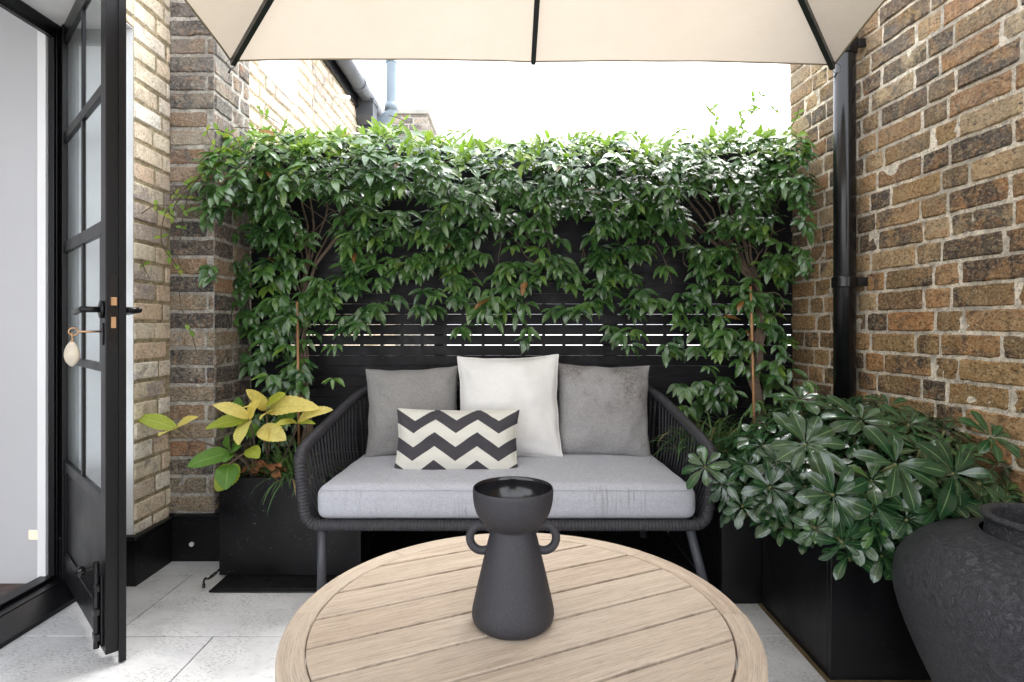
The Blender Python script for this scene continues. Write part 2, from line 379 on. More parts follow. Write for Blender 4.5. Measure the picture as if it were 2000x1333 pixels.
# canvas
m = NT('canvas'); co = m.coord()
c = m.ramp(m.noise(co, 3, 5, .6), [(.3, (.53, .47, .395)), (.7, (.59, .53, .455))])
c = m.mix(m.ramp(m.noise(m.mapping(co, (1, 1, 1)), 14, 5, .75), [(.62, 0), (.8, .3)]), c, (.45, .36, .24))
wv = m.noise(m.mapping(co, (1, .1, 1)), 500, 2); wv2 = m.noise(m.mapping(co, (.1, 1, 1)), 500, 2)
c = m.mix(m.ramp(m.math('MULTIPLY', wv, wv2), [(.2, .25), (.3, 0)]), c, (.5, .42, .32))
m.P(Base_Color=c, Roughness=.9); m.bump(m.noise(co, 5, 4), .2, .02)
tr = m.n('BsdfTranslucent'); m.t.links.new(m.mix(.35, c, (.62, .52, .41)), tr.inputs[0])
ms = m.n('MixShader'); ms.inputs[0].default_value = .26
m.t.links.new(m.b.outputs[0], ms.inputs[1]); m.t.links.new(tr.outputs[0], ms.inputs[2]); m.t.links.new(ms.outputs[0], m.out.inputs[0]); M['canvas'] = m.m
M['hem'] = simple('hem', (.30, .25, .17), .8, .2, 20)
M['rib'] = simple('rib', (.018, .021, .021), .4, .1, 20)
m = NT('glass'); gl = m.n('BsdfGlossy'); gl.inputs['Roughness'].default_value = .02; tp = m.n('BsdfTransparent'); tp.inputs[0].default_value = (.90, .93, .94, 1)
fr = m.n('Fresnel'); fr.inputs[0].default_value = 1.5; ms = m.n('MixShader')
bf = m.n('NewGeometry').outputs['Backfacing']; m.t.links.new(m.math('MULTIPLY', m.math('ADD', fr.outputs[0], .02), m.math('SUBTRACT', 1.0, bf)), ms.inputs[0]); m.t.links.new(tp.outputs[0], ms.inputs[1]); m.t.links.new(gl.outputs[0], ms.inputs[2]); m.t.links.new(ms.outputs[0], m.out.inputs[0]); M['glass'] = m.m
m = NT('led'); m.P(Base_Color=(.3, .25, .18)); m.set(m.b, 'Emission Color', (1, .66, .34, 1)); m.set(m.b, 'Emission Strength', .6); M['led'] = m.m
M['led_off'] = simple('led_off', (.7, .7, .66), .3, .05)

# ---------------- ground and paving ----------------
mb = MB(); mb.add([(-200, -200, -.03), (200, -200, -.03), (200, 200, -.03), (-200, 200, -.03)], [(0, 1, 2, 3)])
tag(mb.build('ground', M['ground']), kind='structure')
mb = MB(); mb.add([(-1.6, -1, -.012), (1.7, -1, -.012), (1.7, 2.85, -.012), (-1.6, 2.85, -.012)], [(0, 1, 2, 3)])
tag(mb.build('paving_bed', M['grate']), kind='structure')
mb = MB(); g = .0045
rows = [(-.876, -.424, -.963), (-.424, .028, -1.289), (.028, .48, -.963), (.48, .932, -1.289), (.932, 1.384, -.963), (1.384, 1.836, -.963), (1.836, 2.288, -1.289), (2.288, 2.80, -1.75)]
for (y0, y1, xo) in rows:
    for k in range(-1, 4):
        x0 = max(xo+.9*k, -1.60); x1 = min(xo+.9*(k+1), 1.7)
        if x0 > .8: continue
        if x1 > .8: x1 = 1.7
        if x1-x0 < .03: continue
        n0 = len(mb.v); bm_box(mb, x0+g/2, x1-g/2, y0+g/2, y1-g/2, -.02, 0, 0, .002)
        rr = random.random(); mb.c[n0:] = [(rr, 0, 0, 1)]*(len(mb.v)-n0)
tag(mb.build('paving', M['paving'], smooth=False), kind='structure')

# ---------------- brick walls ----------------
def brick_wall(mb, O, U, N, L, z0, z1, course=.0785, zj=.978, st=.215, hd=.100, jt=.010, proud=.006, seed=0, holes=(), start=0, rough=1.0, quoin=False, flat=False):
    """bricks (slot 0) and mortar (slot 1) of one wall face; O origin, U along, N outward normal"""
    rnd = random.Random(seed); O = Vector(O); U = nrm(U); N = nrm(N)
    k0 = math.floor((z0-zj)/course); k = k0
    Z = Vector((0, 0, 1))
    # mortar
    def inhole(u0, u1, a, b):
        for (p, q, r, s) in holes:
            if u0 < q and u1 > p and a < s and b > r: return True
        return False
    us = sorted(set([0, L]+[x for h in holes for x in h[:2] if 0 < x < L])); zs = sorted(set([z0, z1]+[x for h in holes for x in h[2:] if z0 < x < z1]))
    for a, b in zip(us, us[1:]):
        for c, e in zip(zs, zs[1:]):
            if inhole(a+1e-4, b-1e-4, c+1e-4, e-1e-4): continue
            mb.add([O+U*a+Z*(c-O.z), O+U*b+Z*(c-O.z), O+U*b+Z*(e-O.z), O+U*a+Z*(e-O.z)], [(0, 1, 2, 3)], 1)
    while zj+k*course < z1:
        zb = zj+k*course+jt/2; zt = zb+course-jt; k += 1
        if zt < z0+.01: continue
        zb = max(zb, z0); ztt = min(zt, z1)
        if ztt-zb < .012: continue
        u = -(st+hd+2*jt)*(.0 if (k+start) % 2 else 1)*.5 - (0 if quoin else rnd.uniform(0, .05)); i = 0 if (k+start) % 2 else 1
        while u < L:
            ln = (st if i % 2 == 0 else hd)+rnd.uniform(-.004, .004); a, b = u, u+ln; u += ln+jt*rnd.uniform(.8, 1.25); i += 1
            a = max(a, 0); b = min(b, L)
            if b-a < .02: continue
            cut = False
            for (p, q, r, s) in holes:
                if zb < s-.005 and ztt > r+.005 and a < q and b > p:
                    if a < p-.03 and b > p: b = p
                    elif b > q+.03 and a < q: a = q
                    else: cut = True
            if cut or b-a < .02: continue
            r1, r2, r3 = rnd.random(), rnd.random(), rnd.random()
            nu = max(3, int((b-a)/.018)); nz = 5
            fu = [0]+[.04+.92*j/(nu) for j in range(nu+1)]+[1]; fz = [0, .09, .32, .55, .78, .91, 1]
            pr = proud*rnd.uniform(.45, 1.35); tilt = rnd.uniform(-.0015, .0015); vv = []; W = len(fu)
            for jz, q in enumerate(fz):
                for ju, p in enumerate(fu):
                    uu = a+(b-a)*p; zz = zb+(ztt-zb)*q; du = min(p, 1-p)*(b-a); dz = min(q, 1-q)*(ztt-zb); dm = min(du, dz)
                    s = Vector((uu*9+seed*7, zz*9, r1*40)); s2 = Vector((uu*45, zz*45, seed+r1*9))
                    dep = pr+tilt*math.copysign(1, p-.5)+rough*(.004*noise.noise(s)+.0035*noise.noise(s2))
                    edge = ju in (0, W-1) or jz in (0, len(fz)-1)
                    if edge: dep = -.002
                    elif dm < .006: dep -= .0022*rough+rough*.8*.005*abs(noise.noise(s2*1.3))
                    ju_ = rough*.0042*noise.noise(Vector((uu*30, zz*30, 5+r1))); jz_ = rough*.0040*noise.noise(Vector((uu*26, zz*30, 15+r1)))
                    if (a <= 0.0001 and ju == 0) or (b >= L-.0001 and ju == W-1): ju_ = 0
                    vv.append(O+U*(uu+ju_)+Z*(zz+jz_-O.z)+N*dep)
            fs = [(jz*W+ju, jz*W+ju+1, (jz+1)*W+ju+1, (jz+1)*W+ju) for jz in range(len(fz)-1) for ju in range(W-1)]
            mb.add(vv, fs, 0, [(r1, r2, r3, 1)]*len(vv))
RWX = lambda Y: 1.374+.0837*(2.78-Y)
# right boundary wall: face runs from Y=-.6 to its end at Y=2.80
mb = MB(); a = Vector((RWX(2.80), 2.80, 0)); b = Vector((RWX(-.6), -.6, 0)); L = (b-a).length; U = nrm(b-a); N = Vector((U.y, -U.x, 0)); N = N if N.x < 0 else -N
brick_wall(mb, a, U, N, L, 0, 3.2, seed=1, jt=.0075)
# end face + body behind
E = Vector((1, 0, 0)); brick_wall(mb, a+E*0, E, Vector((0, 1, 0)), .3, 0, 3.2, seed=12)
q = [a-N*.002, b-N*.002, b+E*.3, a+E*.3]
mb.add([Vector((p.x, p.y, z)) for z in (0, 3.2) for p in q], [(4, 5, 6, 7), (1, 2, 6, 5), (2, 3, 7, 6)], 1)
o = mb.build('brick_wall', [M['brick_right'], M['mortar_right']]); sharp(o, 32)
tag(o, 'tall weathered brown brick boundary wall on the right behind the black downpipe', 'wall')

# left: return beside the door (X=-1.47), pier front (Y=2.442), neighbour's long side wall (X=-1.279)
mb = MB()
brick_wall(mb, (-1.47, 2.209, 0), (0, 1, 0), (1, 0, 0), .233, .18, 3.2, seed=2, zj=1.02, rough=.35, proud=.0055)
brick_wall(mb, (-1.47, -.6, 0), (0, 1, 0), (1, 0, 0), 2.809, 2.16, 3.2, seed=3, zj=1.02, rough=.35, proud=.0055)
mb.box(-1.80, -1.474, -.6, 2.208, 2.162, 3.2, 1); mb.box(-1.80, -1.474, 2.214, 2.44, .0, 3.2, 1)
o = mb.build('brick_wall', [M['brick_left'], M['mortar_left']]); sharp(o, 32)
tag(o, 'pale yellow brick house wall above and beside the open glazed door', 'wall')
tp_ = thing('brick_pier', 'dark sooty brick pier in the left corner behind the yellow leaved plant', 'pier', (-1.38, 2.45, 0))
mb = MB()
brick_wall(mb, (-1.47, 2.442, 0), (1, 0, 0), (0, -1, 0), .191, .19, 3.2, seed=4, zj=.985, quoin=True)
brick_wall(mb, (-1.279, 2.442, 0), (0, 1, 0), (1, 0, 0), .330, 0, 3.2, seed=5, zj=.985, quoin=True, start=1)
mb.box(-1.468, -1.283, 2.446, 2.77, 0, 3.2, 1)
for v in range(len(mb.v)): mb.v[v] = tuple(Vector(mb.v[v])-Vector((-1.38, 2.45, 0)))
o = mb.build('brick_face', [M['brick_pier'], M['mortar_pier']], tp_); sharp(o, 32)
mb = MB()
brick_wall(mb, (-1.29, 2.772, 0), (0, 1, 0), (1, 0, 0), 3.5, 0, 2.93, seed=6, zj=.985, holes=[(.12, .615, 2.31, 2.93)])
mb.box(-1.6, -1.296, 2.772, 6.27, 0, 2.93, 1)
hw = thing('neighbour_house', 'neighbouring pale brick house side wall with white panel above the climbing hedge', 'house')
o = mb.build('wall', [M['brick_left'], M['mortar_left']], hw); sharp(o, 32)
mb = MB(); mb.box(-1.31, -1.276, 2.892, 3.387, 2.31, 2.928, 0, .004); mb.build('white_panel', M['white_render'], hw)
mb = MB(); mb.box(-1.60, -1.19, 2.78, 6.3, 2.932, 2.955); mb.box(-1.285, -1.262, 3.40, 6.25, 2.80, 2.930); mb.build('fascia', M['black_paint'], hw)
mb = MB(); mb.add([(-1.20, 2.7, 2.956), (-1.20, 6.3, 2.956), (-2.6, 6.3, 3.7), (-2.6, 2.7, 3.7), (-1.20, 2.7, 2.98), (-1.20, 6.3, 2.98), (-2.6, 6.3, 3.73), (-2.6, 2.7, 3.73)], [(0, 3, 2, 1), (4, 5, 6, 7), (0, 1, 5, 4), (1, 2, 6, 5), (3, 7, 6, 2), (0, 4, 7, 3)]); mb.build('roof', M['lead_pipe'], hw)
# gutter
gt = thing('gutter', 'dark roof gutter sloping along the eaves of the neighbouring house', 'gutter')
mb = MB(); mb.tube([(-1.20, 3.1, 2.90), (-1.20, 6.25, 2.90)], .055, 20); mb.build('channel', M['lead_pipe'], gt, True)
for y in (3.75, 4.45, 5.15, 5.8):
    mb = MB(); mb.tube([(-1.20, y-.022, 2.90), (-1.20, y+.022, 2.90)], .063, 20); mb.build('bracket', M['lead_pipe'], gt, True)
# hopper head
hp = thing('rain_hopper', 'small black rainwater hopper head on the neighbouring house wall', 'hopper')
c = P(715, 222, 4.75); mb = MB()
T = Matrix.Translation(c)
for (w1, w2, z1_, z2_) in ((.075, .055, .02, -.10),):
    vv = [T@Vector((sx*w1, sy*w1, .085)) for sx, sy in ((-1, -1), (1, -1), (1, 1), (-1, 1))]+[T@Vector((sx*w1, sy*w1, -.04)) for sx, sy in ((-1, -1), (1, -1), (1, 1), (-1, 1))]+[T@Vector((sx*.045, sy*.045, -.11)) for sx, sy in ((-1, -1), (1, -1), (1, 1), (-1, 1))]
    mb.add(vv, [(0, 1, 2, 3)]+[(i, i+4, (i+1) % 4+4, (i+1) % 4) for i in range(4)]+[(i+4, i+8, (i+1) % 4+8, (i+1) % 4+4) for i in range(4)])
mb.box(-.082, .082, -.082, .082, .07, .095, T=T); mb.build('box', M['lead_pipe'], hp)
mb = MB(); mb.tube([c+Vector((0, 0, -.10)), c+Vector((0, 0, -1.4))], .04, 16); mb.tube([c+Vector((0, 0, .18)), c+Vector((0, 0, .05))], .035, 14); mb.build('pipe', M['lead_pipe'], hp, True)
# grey vent pipe
vp = thing('vent_pipe', 'light grey plastic vent pipe rising above the hedge beside the chimney', 'pipe')
A = P(764.5, 60, 5.0); A.z = 4.6
mb = MB(); mb.tube(bez([A, P(764.5, 150, 5.0), P(764.5, 208, 5.0)], 3)+bez([P(763, 222, 5.0), P(750, 234, 5.0), P(738, 240, 5.0), P(734, 256, 5.0), P(734, 420, 5.0)], 6), .046, 18); mb.build('pipe', M['grey_pipe'], vp, True)
for ya, yb, rc in ((203, 216, .058), (121, 124, .050)):
    mb = MB(); mb.tube([P(764.5, ya, 5.0), P(764.5, yb, 5.0)], rc, 18); mb.build('collar', M['grey_pipe'], vp, True)
mb = MB(); mb.tube([Vector((-1.30, 4.1, P(680, 188, 4.1).z)), Vector((-1.17, 4.1, P(655, 191, 4.1).z))], .014, 12)
tag(mb.build('overflow_pipe', M['white_paint'], smooth=True), 'short white overflow pipe poking out of the neighbouring brick wall', 'pipe')
# chimney
ch = thing('chimney_stack', 'distant brick chimney stack with stone coping above the hedge', 'chimney')
mb = MB(); x0, x1 = P(770, 0, 7).x, P(834, 0, 7).x; zt = P(0, 224, 7).z
brick_wall(mb, (x0-.4, 7, 0), (1, 0, 0), (0, -1, 0), x1-x0+.4, 2.0, zt, seed=8); brick_wall(mb, (x1, 7, 0), (0, 1, 0), (1, 0, 0), .75, 2.0, zt, seed=9)
mb.box(x0-.39, x1-.004, 7.004, 7.75, 0, zt, 1); mb.build('shaft', [M['brick_pier'], M['mortar_pier']], ch)
mb = MB(); mb.box(x0-.42, x1+.03, 6.97, 7.78, zt+.002, zt+.06, 0, .008); mb.build('coping', M['stone'], ch)

# unseen house rear behind the camera, added to soften frontal light and reflections
rh = thing('unseen_rear_wall', 'unseen white house rear wall added behind the camera to soften frontal light', 'house', (0, -4.2, 0))
mb = MB(); mb.box(-3.6, -.9, -.15, .15, 0, 3.2); mb.box(1.0, 2.2, -.15, .15, 0, 3.2); mb.box(-.899, .999, -.15, .15, 2.2, 3.2); mb.build('wall', M['white_render'], rh)
mb = MB(); mb.box(-.899, .999, -.03, .03, .08, 2.19); mb.build('dark_panel', M['black_gloss'], rh)  # unseen black panel, added so glossy surfaces reflect a dark interior

# ---------------- skirting ----------------
sk = thing('skirting_board', 'black painted timber skirting along the foot of the left brick walls', 'skirting')
mb = MB()
mb.box(-1.76, -1.446, 2.186, 2.209, 0, .176); mb.box(-1.469, -1.446, 2.209, 2.42, 0, .176)
mb.box(-1.765, -1.440, 2.180, 2.212, .1765, .192, 0, .006); mb.box(-1.47, -1.440, 2.2125, 2.425, .1765, .192, 0, .006)
mb.box(-1.47, -1.16, 2.420, 2.441, 0, .180); mb.box(-1.4390, -1.16, 2.413, 2.441, .1805, .200, 0, .006); mb.box(-1.468, -1.4395, 2.4255, 2.441, .1805, .200)
mb.build('board', M['black_paint'], sk)
c = P(375, 1063, 2.42); mb = MB(); mb.tube([c+Vector((0, .0, 0)), c+Vector((0, -.006, 0))], .0095, 20)
o = mb.build('spotlight', M['led_off'], smooth=False); tag(o, 'tiny round white deck light set in the black skirting', 'light')

# ---------------- slatted fence ----------------
fe = thing('slatted_fence', 'black horizontal slat fence behind the sofa under climbing jasmine', 'fence', (0, 2.8, 0))
mb = MB(); FZ = 1.86; i = 0; z = .02
FY = 2.78
zc = 1-(655.5-HZ)/400.0+.0025  # gap centre at this height
kk = math.floor(zc/.0505); z = zc-kk*.0505
while z < FZ:
    j = random.uniform(-.0012, .0012); gi = round((z-(zc-math.floor(zc/.0505)*.0505))/.0505); big = abs(z+.0505-zc) < .02 or abs(z+.101-zc) < .02; big2 = abs(z-zc) < .02 or abs(z+.0505-zc) < .02
    zz0, zz1 = z+(.0024+j*.6 if big2 else .0004+abs(j)*.25), z+.0505-(.0024-j*.6 if big else .0004+abs(j)*.25)
    xs = [-1.275, -.45+random.uniform(-.3, .3), .5+random.uniform(-.3, .3), 1.372]
    mb.box(-1.275, 1.372, FY-2.8+random.uniform(-.001, .001), FY-2.8+.026, zz0, zz1, 0, .0018)
    z += .0505
mb.build('slat_panel', M['fence_black'], fe)
mb = MB(); x = -1.25
while x < 1.35: mb.box(x, x+.014, .008, .03, 0, FZ); x += .1
mb.build('batten', M['fence_black'], fe)
mb = MB(); mb.box(-1.275, 1.372, .031, .05, -.02, .34, 0, .002); mb.build('gravel_board', M['fence_black'], fe)
for x in (-1.23, -.36, .5, 1.33):
    mb = MB(); mb.box(x-.03, x+.03, .052, .09, 0, FZ-.01); mb.build('post', M['fence_black'], fe)

# ---------------- downpipe ----------------
dp = thing('downpipe', 'glossy black cast iron downpipe in front of the right brick wall', 'pipe', (1.345, 2.30, 0))
mb = MB(); mb.tube([(0, 0, 0), (0, 0, 3.2)], .041, 32); mb.build('pipe', M['black_gloss'], dp, True)
for zc_ in (P(0, 552, 2.3).z, P(0, 92, 2.3).z):
    mb = MB(); mb.tube([(0, 0, zc_-.022), (0, 0, zc_-.018), (0, 0, zc_+.018), (0, 0, zc_+.022)], [.044, .048, .048, .044], 32)
    mb.box(.0, .125, -.030, -.018, zc_-.018, zc_+.018, 0, .004, T=Matrix.Rotation(R(-8), 4, 'Z')); mb.tube([(.115, -.053, zc_), (.115, -.040, zc_)], .014, 12)
    o = mb.build('bracket', M['black_gloss'], dp); sharp(o)
mb = MB(); zc_ = P(0, 103, 2.3).z; mb.tube([(0, 0, zc_-.014), (0, 0, zc_-.01), (0, 0, zc_+.09), (0, 0, zc_+.1)], [.043, .046, .046, .042], 32); mb.build('socket', M['black_gloss'], dp, True)

# ---------------- doorway: frame, sill, interior ----------------
fr_ = thing('door_frame', 'black painted timber door frame with stepped threshold at the left edge', 'door frame')
mb = MB(); mb.box(-1.775, -1.740, 2.175, 2.2085, .05, 2.158, 0, .003); mb.box(-1.763, -1.742, 2.163, 2.1745, .05, 2.158, 0, .002); mb.build('jamb', M['door_black'], fr_)
mb = MB(); mb.box(-1.775, -1.740, -.6, 2.1745, 2.112, 2.1555, 0, .003); mb.box(-1.763, -1.742, -.6, 2.1625, 2.100, 2.1115, 0, .002); mb.build('head', M['door_black'], fr_)
mb = MB(); mb.box(-1.80, -1.745, -.6, 2.18, 0, .049, 0, .004); mb.box(-1.744, -1.700, -.6, 2.18, 0, .036, 0, .004)
mb.add([(-1.699, -.6, .033), (-1.699, 2.18, .033), (-1.585, 2.18, .016), (-1.585, -.6, .016), (-1.699, -.6, 0), (-1.699, 2.18, 0), (-1.585, 2.18, 0), (-1.585, -.6, 0)], [(0, 3, 2, 1), (3, 7, 6, 2), (1, 2, 6, 5), (0, 4, 7, 3)]); mb.build('threshold', M['door_black'], fr_)
mb = MB(); mb.box(-1.807, -1.7755, 2.165, 2.1995, .0, 2.3, 0); mb.box(-1.807, -1.7755, -.6, 2.1645, 2.125, 2.3, 0); mb.build('lining', M['white_paint'], fr_)
iw = thing('room_wall', 'plain white plastered wall inside the house beyond the open door', 'wall')
mb = MB(); mb.box(-3.6, -1.7765, 2.20, 2.208, 0, 2.6); mb.build('plaster', M['plaster'], iw)
mb = MB(); mb.box(-3.6, -1.8075, -.6, 2.1995, 2.42, 2.5); mb.build('ceiling', M['white_paint'], iw)  # ceiling out of view, added to darken the room wall
mb = MB(); mb.box(-3.7, -3.6, -.6, 2.3, 0, 2.5); mb.build('side_wall', M['plaster'], iw)
mb = MB(); mb.box(-1.798, -1.471, 2.2095, 2.2125, .19, 2.158); mb.box(-1.739, -1.4715, -.6, 2.209, 2.156, 2.1615)
tag(mb.build('white_reveal', M['white_render']), 'white rendered reveal between the black door frame and the brick', 'wall')
mb = MB(); mb.add([(-3.6, -.6, .006), (-1.801, -.6, .006), (-1.801, 2.2, .006), (-3.6, 2.2, .006)], [(0, 1, 2, 3)]); tag(mb.build('floor', M['wood_floor']), kind='structure')
c = P(66, 1045, 2.199); s_ = .0155
st_ = thing('step_light', 'small square lit step light low on the white room wall', 'light', c)
mb = MB(); mb.box(-s_, s_, -.004, 0, -s_, s_); mb.build('lens', M['led'], st_)
mb = MB(); mb.box(-s_-.003, s_+.003, -.0015, .0005, -s_-.003, s_+.003); mb.build('bezel', M['white_paint'], st_)

# ---------------- glazed door ----------------
H0 = Vector((-1.745, 2.196, 0)); H1 = Vector((-1.192, 1.668, 0)); DW = (H1-H0).length; ang = math.atan2(H1.y-H0.y, H1.x-H0.x)
dr = thing('glazed_door', 'black glazed patio door standing open with a pebble hung from its key', 'door', H0); dr.rotation_euler = (0, 0, ang)
TH = .045  # local y: 0 = seen face, +TH = far face
mb = MB(); zb, zt = .035, 2.15
def rail(z0, z1, x0=.0505, x1=None, y0=.004, y1=.020): mb.box(x0, x1 or DW-.062, y0, y1, z0, z1, 0, .003)
mb.box(0, .050, 0, .018, zb, zt, 0, .002); mb.box(DW-.062, DW, 0, TH, zb, zt, 0, .002)
mb.build('stile', M['door_black'], dr)
mb = MB(); ZR = [(1.702, 1.738), (1.28, 1.322), (.862, .888), (.452, .492)]
for a, b in ZR: rail(a, b)
rail(zt-.07, zt); rail(zb, zb+.10)
mx = .055+(DW-.117)*.5
MX0, MX1 = mx-.012, mx+.012
mb.build('rail', M['door_black'], dr)
mb = MB()
segs = [(ZR[0][1], zt-.07), (ZR[1][1], ZR[0][0]), (ZR[2][1], ZR[1][0]), (ZR[3][1], ZR[2][0])]
for a, b in segs: mb.box(MX0, MX1, .006, .018, a+.0005, b-.0005, 0, .003)
mb.build('glazing_bar', M['door_black'], dr)
mb = MB(); mb.box(.0552, DW-.0622, .012, .019, zb+.1005, .4515, 0)
mb.box(.0555, .070, .006, .0118, zb+.101, .4510); mb.box(DW-.076, DW-.0625, .006, .0118, zb+.101, .451); mb.box(.0705, DW-.0765, .006, .0118, zb+.1008, zb+.115)
mb.build('bottom_panel', M['door_black'], dr)
mb = MB(); mb.box(DW-.125, DW-.0622, .008, .020, ZR[2][1]+.0005, ZR[1][0]-.0005, 0, .003); mb.build('lock_block', M['door_black'], dr)
for a, b in segs:
    for (p, q) in ((.0505, MX0), (MX1, DW-.0622)):
        if a == ZR[2][1] and q > mx+.1: q = DW-.1255
        mb = MB(); mb.box(p+.0003, q-.0003, .011, .014, a+.0003, b-.0003); mb.build('window_pane', M['glass'], dr)
mb = MB(); mb.box(DW+.0005, DW+.012, TH-.014, TH+.004, zb-.03, zt); mb.build('astragal', M['door_black'], dr)
# lock face
lz = 1.05
mb = MB(); mb.box(DW+.0003, DW+.003, .008, .030, lz-.13, lz+.10); mb.build('lock_plate', M['black_gloss'], dr)
mb = MB(); mb.box(DW+.0032, DW+.010, .012, .026, lz+.012, lz+.036); mb.box(DW+.0032, DW+.005, .013, .025, lz-.055, lz-.022); mb.build('latch', M['brass'], dr)
mb = MB(); hx = DW-.033
mr = MB(); mr.tube([(hx, -.0005, lz), (hx, -.008, lz)], .026, 24); mb.tube([(hx, -.008, lz), (hx, -.045, lz)], .009, 12)
mb.tube([(hx+.008, -.045, lz), (hx-.02, -.047, lz), (hx-.07, -.047, lz-.002), (hx-.125, -.046, lz-.004), (hx-.130, -.046, lz-.004)], [.009, .010, .0085, .011, .006], 12); hd_ = mb.build('handle', M['door_black'], dr, True); mr.build('rose', M['door_black'], hd_, True)
mb = MB(); mb.tube([(hx, TH+.0005, lz), (hx, TH+.008, lz)], .026, 24); mb.tube([(hx, TH+.008, lz), (hx, TH+.045, lz)], .009, 12); mb.tube([(hx+.008, TH+.045, lz), (hx-.07, TH+.047, lz-.002), (hx-.125, TH+.046, lz-.004)], [.009, .009, .010], 12); mb.build('handle', M['door_black'], dr, True)
mb = MB(); kz = lz-.06; mb.box(hx-.012, hx+.012, -.004, -.0005, kz-.045, kz+.02, 0, .001); mb.build('keyhole_plate', M['door_black'], dr)
# bolt at the foot
mb = MB(); bx = DW-.045
mb.box(bx-.018, bx+.018, -.006, -.0005, .05, .26, 0, .001)
for z_ in (.07, .145, .215): mb.box(bx-.016, bx+.016, -.022, -.006, z_, z_+.02, 0, .002)
mb.tube([(bx, -.014, .045), (bx, -.014, .30)], .008, 12); mb.tube([(bx, -.014, .285), (bx-.0, -.045, .285)], .004, 8)
mb.tube([(bx, -.040, .285), (bx, -.044, .285), (bx, -.052, .285), (bx, -.060, .285), (bx, -.064, .285)], [.004, .012, .015, .012, .003], 14)
o = mb.build('bolt', M['black_gloss'], dr); sharp(o)
# key with pebble fob
kf = thing('key_and_fob', 'brass key in the door lock with a smooth cream pebble fob', 'key')
Md = Matrix.Translation(H0)@Matrix.Rotation(ang, 4, 'Z'); K = Md@Vector((hx, -.004, kz-.005)); Ko = Md@Vector((hx-.004, -.058, kz-.005))
mb = MB(); mb.tube([K, Ko], .003, 8); cc = []
for i in range(16):
    a_ = i*math.pi/8; cc.append(Ko+(Ko-K).normalized()*.014*(1-math.cos(a_))*.8+Vector((0, 0, 1))*.011*math.sin(a_))
mb.tube(cc, .0024, 6, closed=True); mb.build('key', M['brass'], kf, True)
fb = P(159, 692, (Ko.y)); top = Ko+(Ko-K).normalized()*.015+Vector((0, 0, -.010)); fb = Vector((top.x, top.y, fb.z))
mb = MB(); mb.tube(bez([top+Vector((0, 0, .008)), top+Vector((.002, 0, -.02)), fb+Vector((0, 0, .038))], 5), .0022, 6)
for i in range(5): mb.lathe([(.0005, -.005), (.004, -.003), (.0045, 0), (.004, .003), (.0005, .005)], top+Vector((.001, 0, -.018-i*.008)), 10)
mb.build('cord', M['cord'], kf, True)
prof = [(.0225*(math.sin(math.pi*t)**.62)*(1.12-.28*t), -.036+.076*t) for t in [i/16 for i in range(17)]]
mb = MB(); mb.lathe([(max(r, .0004), z) for r, z in prof], (0, 0, 0), 28)
mb.v = [(x, y*.55, z) for x, y, z in mb.v]; mb.build('pebble', M['stoneware_pebble'], kf, True, loc=fb)

# ---------------- planters ----------------
def planter(x0, x1, y0, y1, h, label, soil=.04, poly=None, feet=0):
    t = thing('planter', label, 'planter', ((x0+x1)/2, (y0+y1)/2, 0), 'black square planters around the patio')
    cx, cy = (x0+x1)/2, (y0+y1)/2; a, b = x0-cx, x1-cx; c, e = y0-cy, y1-cy; T_ = .018
    mb = MB(); mb.box(a, b, c, c+T_, feet, h, 0, .002); mb.box(a, b, e-T_, e, feet, h, 0, .002); mb.box(a, a+T_, c+T_+.0005, e-T_-.0005, feet, h, 0, .002); mb.box(b-T_, b, c+T_+.0005, e-T_-.0005, feet, h, 0, .002)
    mb.build('box', M['black_paint'], t)
    mb = MB(); n = 14; vv = []; fs = []
    for i in range(n+1):
        for j in range(n+1):
            vv.append((a+T_+.001+(b-a-2*T_-.002)*i/n, c+T_+.001+(e-c-2*T_-.002)*j/n, h-soil+.014*noise.noise(Vector((i*.9, j*.9, h*9)))))
    for i in range(n):
        for j in range(n): fs.append((i*(n+1)+j, (i+1)*(n+1)+j, (i+1)*(n+1)+j+1, i*(n+1)+j+1))
    mb.add(vv, fs); mb.build('soil', M['soil'], t, True); return t
planter(-1.163, -.60, 2.258, 2.75, .398, 'black planter on the left holding the yellow leaved hydrangea', feet=.012)
planter(.757, 1.24, 2.05, 2.75, .515, 'tall narrow black planter behind the right arm of the sofa')
planter(.899, 1.47, 1.603, 2.046, .43, 'largest black planter on the right in front of the shrub')
mb = MB(); mb.box(.884, .897, 1.590, 2.046, -.001, .004); mb.box(.884, 1.47, 1.588, 1.601, -.001, .005)
tag(mb.build('edging_strip', M['timber']), 'mossy brown timber strip along the foot of the right planter', 'edging')
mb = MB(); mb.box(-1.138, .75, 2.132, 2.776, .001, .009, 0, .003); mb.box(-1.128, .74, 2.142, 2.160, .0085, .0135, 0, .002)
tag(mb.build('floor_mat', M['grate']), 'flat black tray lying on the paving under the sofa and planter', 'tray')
# cabin hook on the floor
mb = MB()
pts = bez([P(428, 1113, 2.20), P(418, 1124, 2.21), P(406, 1131, 2.20), P(401, 1130, 2.17), P(398, 1136, 2.15), P(398, 1146, 2.15)], 6)
mb.tube(pts, .0042, 8); mb.tube([P(398, 1141, 2.15), P(398, 1148, 2.15)], .006, 8)
mb.tube([P(411, 1128, 2.20), P(422, 1119, 2.205)], .0062, 8)
tag(mb.build('door_hook', M['black_gloss'], smooth=True), 'black metal door hook on the floor beside the left planter', 'hook')

